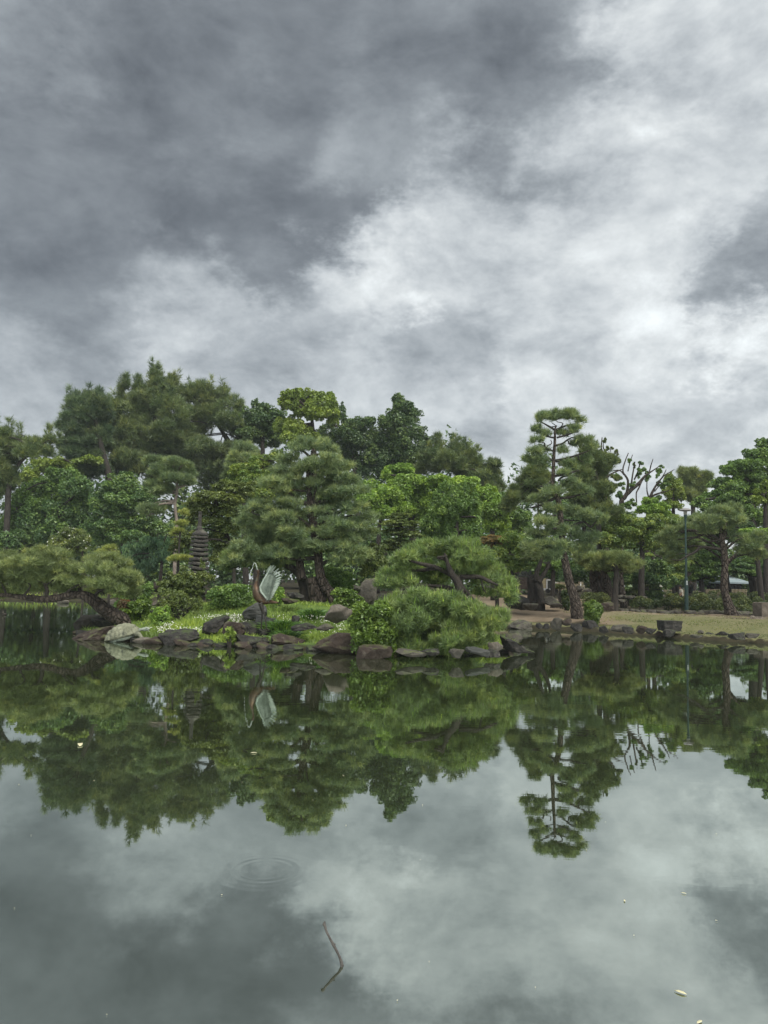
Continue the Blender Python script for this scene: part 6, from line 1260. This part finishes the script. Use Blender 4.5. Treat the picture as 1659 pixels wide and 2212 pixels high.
def house(label, crop, x0, x1, yr, ye, yb, Y, dep=6):
    a = crop.p(x0, ye, Y); b = crop.p(x1, ye, Y); zr = crop.p((x0 + x1) / 2, yr, Y)[2]; g = gz((a[0] + b[0]) / 2, Y); cx = (a[0] + b[0]) / 2; w_ = b[0] - a[0]; ze = a[2]
    base = np.array((cx, Y + dep / 2, g)); root = thing('garden_house', label, 'house', base)
    MB().box((cx, Y + dep / 2 + .3, (g + ze) / 2 + .02), (w_ * .92, dep * .8, ze - g)).build('wall', M['wall_dark'], root, base, False)
    hw = w_ / 2 + .4; rdg = zr; V = [(cx - hw, Y, ze), (cx + hw, Y, ze), (cx + hw, Y + dep + .6, ze), (cx - hw, Y + dep + .6, ze), (cx - hw * .8, Y + dep / 2, rdg), (cx + hw * .8, Y + dep / 2, rdg)]
    V += [(v[0], v[1], v[2] - .12) for v in V[:4]]
    MB().add(V, [(0, 1, 5, 4), (2, 3, 4, 5), (1, 2, 5), (3, 0, 4), (6, 7, 1, 0), (7, 8, 2, 1), (8, 9, 3, 2), (9, 6, 0, 3), (9, 8, 7, 6)]).build('roof', M['roof_tile'], root, base, False)
    n = 4
    for i in range(n): MB().box((cx - w_ * .35 + w_ * .7 * i / (n - 1), Y + .62, (g + ze) / 2), (w_ * .1, .06, (ze - g) * .5)).build('window', M['iron'], root, base, False)
house('low garden house with a pale blue-grey roof behind the bent pine', cG, 1230, 1425, 832, 896, 1000, 64)
house('pale-roofed house glimpsed through the trees left of the lamp', cG, 500, 640, 742, 788, 950, 74)
M['skin'] = surf('skin', [(.42, .26, .18), (.5, .32, .23)], 4, .6, 0, 20)
M['shirt_cream'] = surf('cream_shirt', [(.62, .58, .48), (.72, .68, .58)], 5, .9, .2, 20)
M['shirt_grey'] = surf('light_grey_shirt', [(.40, .42, .42), (.52, .54, .54)], 5, .9, .2, 20)
M['trousers'] = surf('dark_trousers', [(.03, .03, .035), (.06, .06, .07)], 5, .9, .2, 20)
M['hair'] = surf('dark_hair', [(.02, .017, .015), (.04, .035, .03)], 8, .7, .2, 20)
def person(label, zx, ztop, Y, shirt, hat, face):
    top = cG.p(zx, ztop, Y); sh = 1.30; g = top[2] - sh; base = np.array((top[0], Y, g)); root = thing('person', label, 'person', base)
    def skin(name, verts, edges, rads, mat, sub=2):
        me = bpy.data.meshes.new(name); me.from_pydata([Vector(v) for v in verts], edges, []); o = put(name, me, root)
        o.modifiers.new('skin', 'SKIN'); sd = me.skin_vertices[0].data
        for i, r in enumerate(rads): sd[i].radius = (r, r)
        sd[0].use_root = True
        o.modifiers.new('sub', 'SUBSURF').levels = sub; o.modifiers['sub'].render_levels = sub
        me.materials.append(M[mat]); return o
    f = face
    v = [(0, 0, .48), (0, 0, .72), (f * .03, 0, .95), (f * .05, 0, 1.02), (f * .06, 0, 1.07), (f * .07, 0, 1.15), (f * .08, 0, 1.23), (.0, -.17, .94), (f * .05, -.22, .72), (f * .22, -.15, .62), (0, .17, .94), (f * .05, .22, .72), (f * .22, .15, .62), (f * .1, -.1, .46), (f * .45, -.11, .48), (f * .48, -.11, .08), (f * .1, .1, .46), (f * .45, .11, .48), (f * .48, .11, .08), (f * .6, -.11, .04), (f * .6, .11, .04)]
    e = [(0, 1), (1, 2), (2, 3), (3, 4), (4, 5), (5, 6), (2, 7), (7, 8), (8, 9), (2, 10), (10, 11), (11, 12), (0, 13), (13, 14), (14, 15), (0, 16), (16, 17), (17, 18), (15, 19), (18, 20)]
    r = [.15, .14, .13, .06, .055, .095, .085, .065, .05, .038, .065, .05, .038, .09, .075, .05, .09, .075, .05, .04, .04]
    skin('body', v, e, r, 'skin')
    skin('shirt', [(0, 0, .46), (0, 0, .72), (f * .03, 0, .93), (f * .045, 0, 1.0), (0, -.17, .945), (f * .04, -.225, .76), (0, .17, .945), (f * .04, .225, .76)], [(0, 1), (1, 2), (2, 3), (2, 4), (4, 5), (2, 6), (6, 7)], [.175, .165, .15, .07, .085, .07, .085, .07], shirt)
    skin('trousers', [(0, 0, .45), (f * .1, -.1, .46), (f * .45, -.11, .48), (f * .48, -.11, .14), (f * .1, .1, .46), (f * .45, .11, .48), (f * .48, .11, .14)], [(0, 1), (1, 2), (2, 3), (0, 4), (4, 5), (5, 6)], [.165, .1, .088, .066, .1, .088, .066], 'trousers')
    hc = (f * .07, 0, 1.2)
    if hat: MB().lathe([(.17, 0), (.175, .012), (.105, .02), (.1, .07), (.07, .1), (.01, .108)], hc, 16).build('hat', M[hat], root)
    else: MB().lathe([(.10, -.05), (.108, .0), (.1, .06), (.06, .1), (.005, .112)], (hc[0] - f * .015, 0, hc[2]), 14).build('hair', M['hair'], root)
    # bench the visitor sits on
    return root, base
for (lab, zx, zt, sh_, hat, fc) in (('person in a cream shirt seated sideways just left of the lamp post', 708, 925, 'shirt_cream', None, -1), ('person in a light shirt and pale hat half hidden by a clipped shrub', 497, 933, 'shirt_grey', 'shirt_cream', -1)):
    r_, b_ = person(lab, zx, zt, 52, sh_, hat, fc)
    bench = thing('stone_bench', 'plain stone bench under the ' + ('cream-shirted person' if hat is None else 'person in the pale hat'), 'bench', b_, 'benches of the two visitors')
    MB().box(b_ + (.0, 0, .27), (.5, .9, .12)).build('seat', M['rock_grey'], bench, b_, False)
    for dy in (-.32, .32): MB().box(b_ + (0, dy, -.05), (.4, .12, .52)).build('leg', M['rock_grey'], bench, b_, False)

# ------------------------------------------------------------------ on the water
def duck():
    c = cF.p(40, 818, 34); c = np.array(Wp(*cF.d(40, 822))); s = cF.m(c[1]); root = thing('duck', 'small dark water bird with a pale raised neck swimming at far left', 'bird', c)
    MB().tube([c + (x * s, 0, z * s) for x, z in ((20, 8), (12, 9), (-2, 8), (-12, 9), (-15, 18), (-14, 30), (-17, 36), (-24, 34))], [2 * s, 8 * s, 10 * s, 7 * s, 4 * s, 4 * s, 5.5 * s, 1.5 * s], 12, 0, sq=(.9, 1)).build('body', M['bark_dark'], root, c)
    MB().tube([c + (x * s, 0, z * s) for x, z in ((-14, 19), (-14, 29))], [4.3 * s, 4.2 * s], 10, 0, smooth=1).build('neck_band', M['rock_pale'], root, c)
duck()
M['twig'] = surf('dry_twig', [(.045, .042, .04), (.115, .108, .10)], 22, .85, .5, 60)
def stick():
    cS = Crop(760, 2280, 10.054); b = Wp(*cS.d(945, 1375)); Y = b[1]; s = cS.m(Y)
    root = thing('dead_stick', 'bare dead stick poking out of the water in the foreground', 'stick', b)
    # the stick leans away to the left; its reflection shows the same bend
    tip = Vector((-.165, -.055, .60)); 
    pts = [(0, 0, -.06), (0, 0, 0), (-.004, .0, .035)]
    zz = [(945, 1375), (940, 1280), (890, 1120), (820, 980), (735, 820), (640, 640), (570, 500), (530, 360), (505, 310), (520, 250)]
    W = [cS.p(x, y, Y + .10 * i / 9) for i, (x, y) in enumerate(zz)]
    W = [b - (0, 0, .1)] + W; rr = [13, 14, 17, 13, 13, 15, 12, 12, 14, 17, 10]
    MB().tube(W, [r * s * 2.3 for r in rr], 12, .07, smooth=4).build('wood', M['twig'], root, b)
    MB().tube([W[5], W[5] + (.012, -.004, .006)], [.006, .002], 7, 0, smooth=1).build('twig_stub', M['twig'], root, b)
    MB().tube([W[2], W[2] + (.018, 0, -.028)], [.006, .003], 7, 0, smooth=1).build('twig_stub', M['twig'], root, b)
stick()
M['dry_leaf'] = surf('dry_leaf', [(.45, .42, .25), (.62, .6, .42)], 30, .8, .1, 30)
first = None
for i, (dx, dy, L) in enumerate([(1470, 2146, .055), (1511, 2210, .04), (173, 1610, .16), (548, 1627, .07), (1349, 1947, .03), (1477, 1931, .03)]):
    c = Wp(dx, dy)
    if first is None:
        V = [(0, -.5, .0), (.16, -.2, .05), (.14, .2, .06), (0, .5, .0), (-.14, .2, .05), (-.16, -.2, .06), (0, -.2, .0), (0, .2, .0)]
        V = V + [(a, b2, z + .03) for a, b2, z in V]
        f1 = [(0, 1, 6), (1, 2, 7, 6), (2, 3, 7), (3, 4, 7), (4, 5, 6, 7), (5, 0, 6)]
        Fx = [tuple(reversed(f)) for f in f1] + [tuple(q + 8 for q in f) for f in f1] + [(q, (q + 1) % 6, (q + 1) % 6 + 8, q + 8) for q in range(6)]
        o = put('floating_leaf', mesh_from(V, Fx, M['dry_leaf'], True)); first = o
    else: o = first.copy(); COL.objects.link(o)
    o.location = (c[0], c[1], .004); o.scale = (L, L, L); o.rotation_euler = (0, 0, .9 + i * 1.3)
    tag(o, ['pale dry leaf floating at lower right, larger of a pair', 'yellow leaf scrap floating at the bottom right edge', 'pale leaf floating at left under the reflected pines', 'small pale leaf floating below the reflected wing', 'tiny pale scrap floating right of the stick', 'tiny pale scrap floating far right above the leaf pair'][i], 'leaf', 'leaves floating on the pond')
n = 26; px = rng.uniform(0, 1659, n); py = rng.uniform(1450, 2200, n)
pp = np.array([Wp(a, b) for a, b in zip(px, py)]); pp[:, 2] = .005
V, F = leaves(pp, np.tile((0, 0, 1.0), (n, 1)), .018, 4, .1); sz = np.repeat(np.clip(pp[:, 1] / 7, .4, 2.2), 3)[:, None]; V = np.repeat(pp, 3, 0) + (V - np.repeat(pp, 3, 0)) * sz
tag(put('floating_specks', mesh_from(V, F, M['dry_leaf'])), kind='stuff')
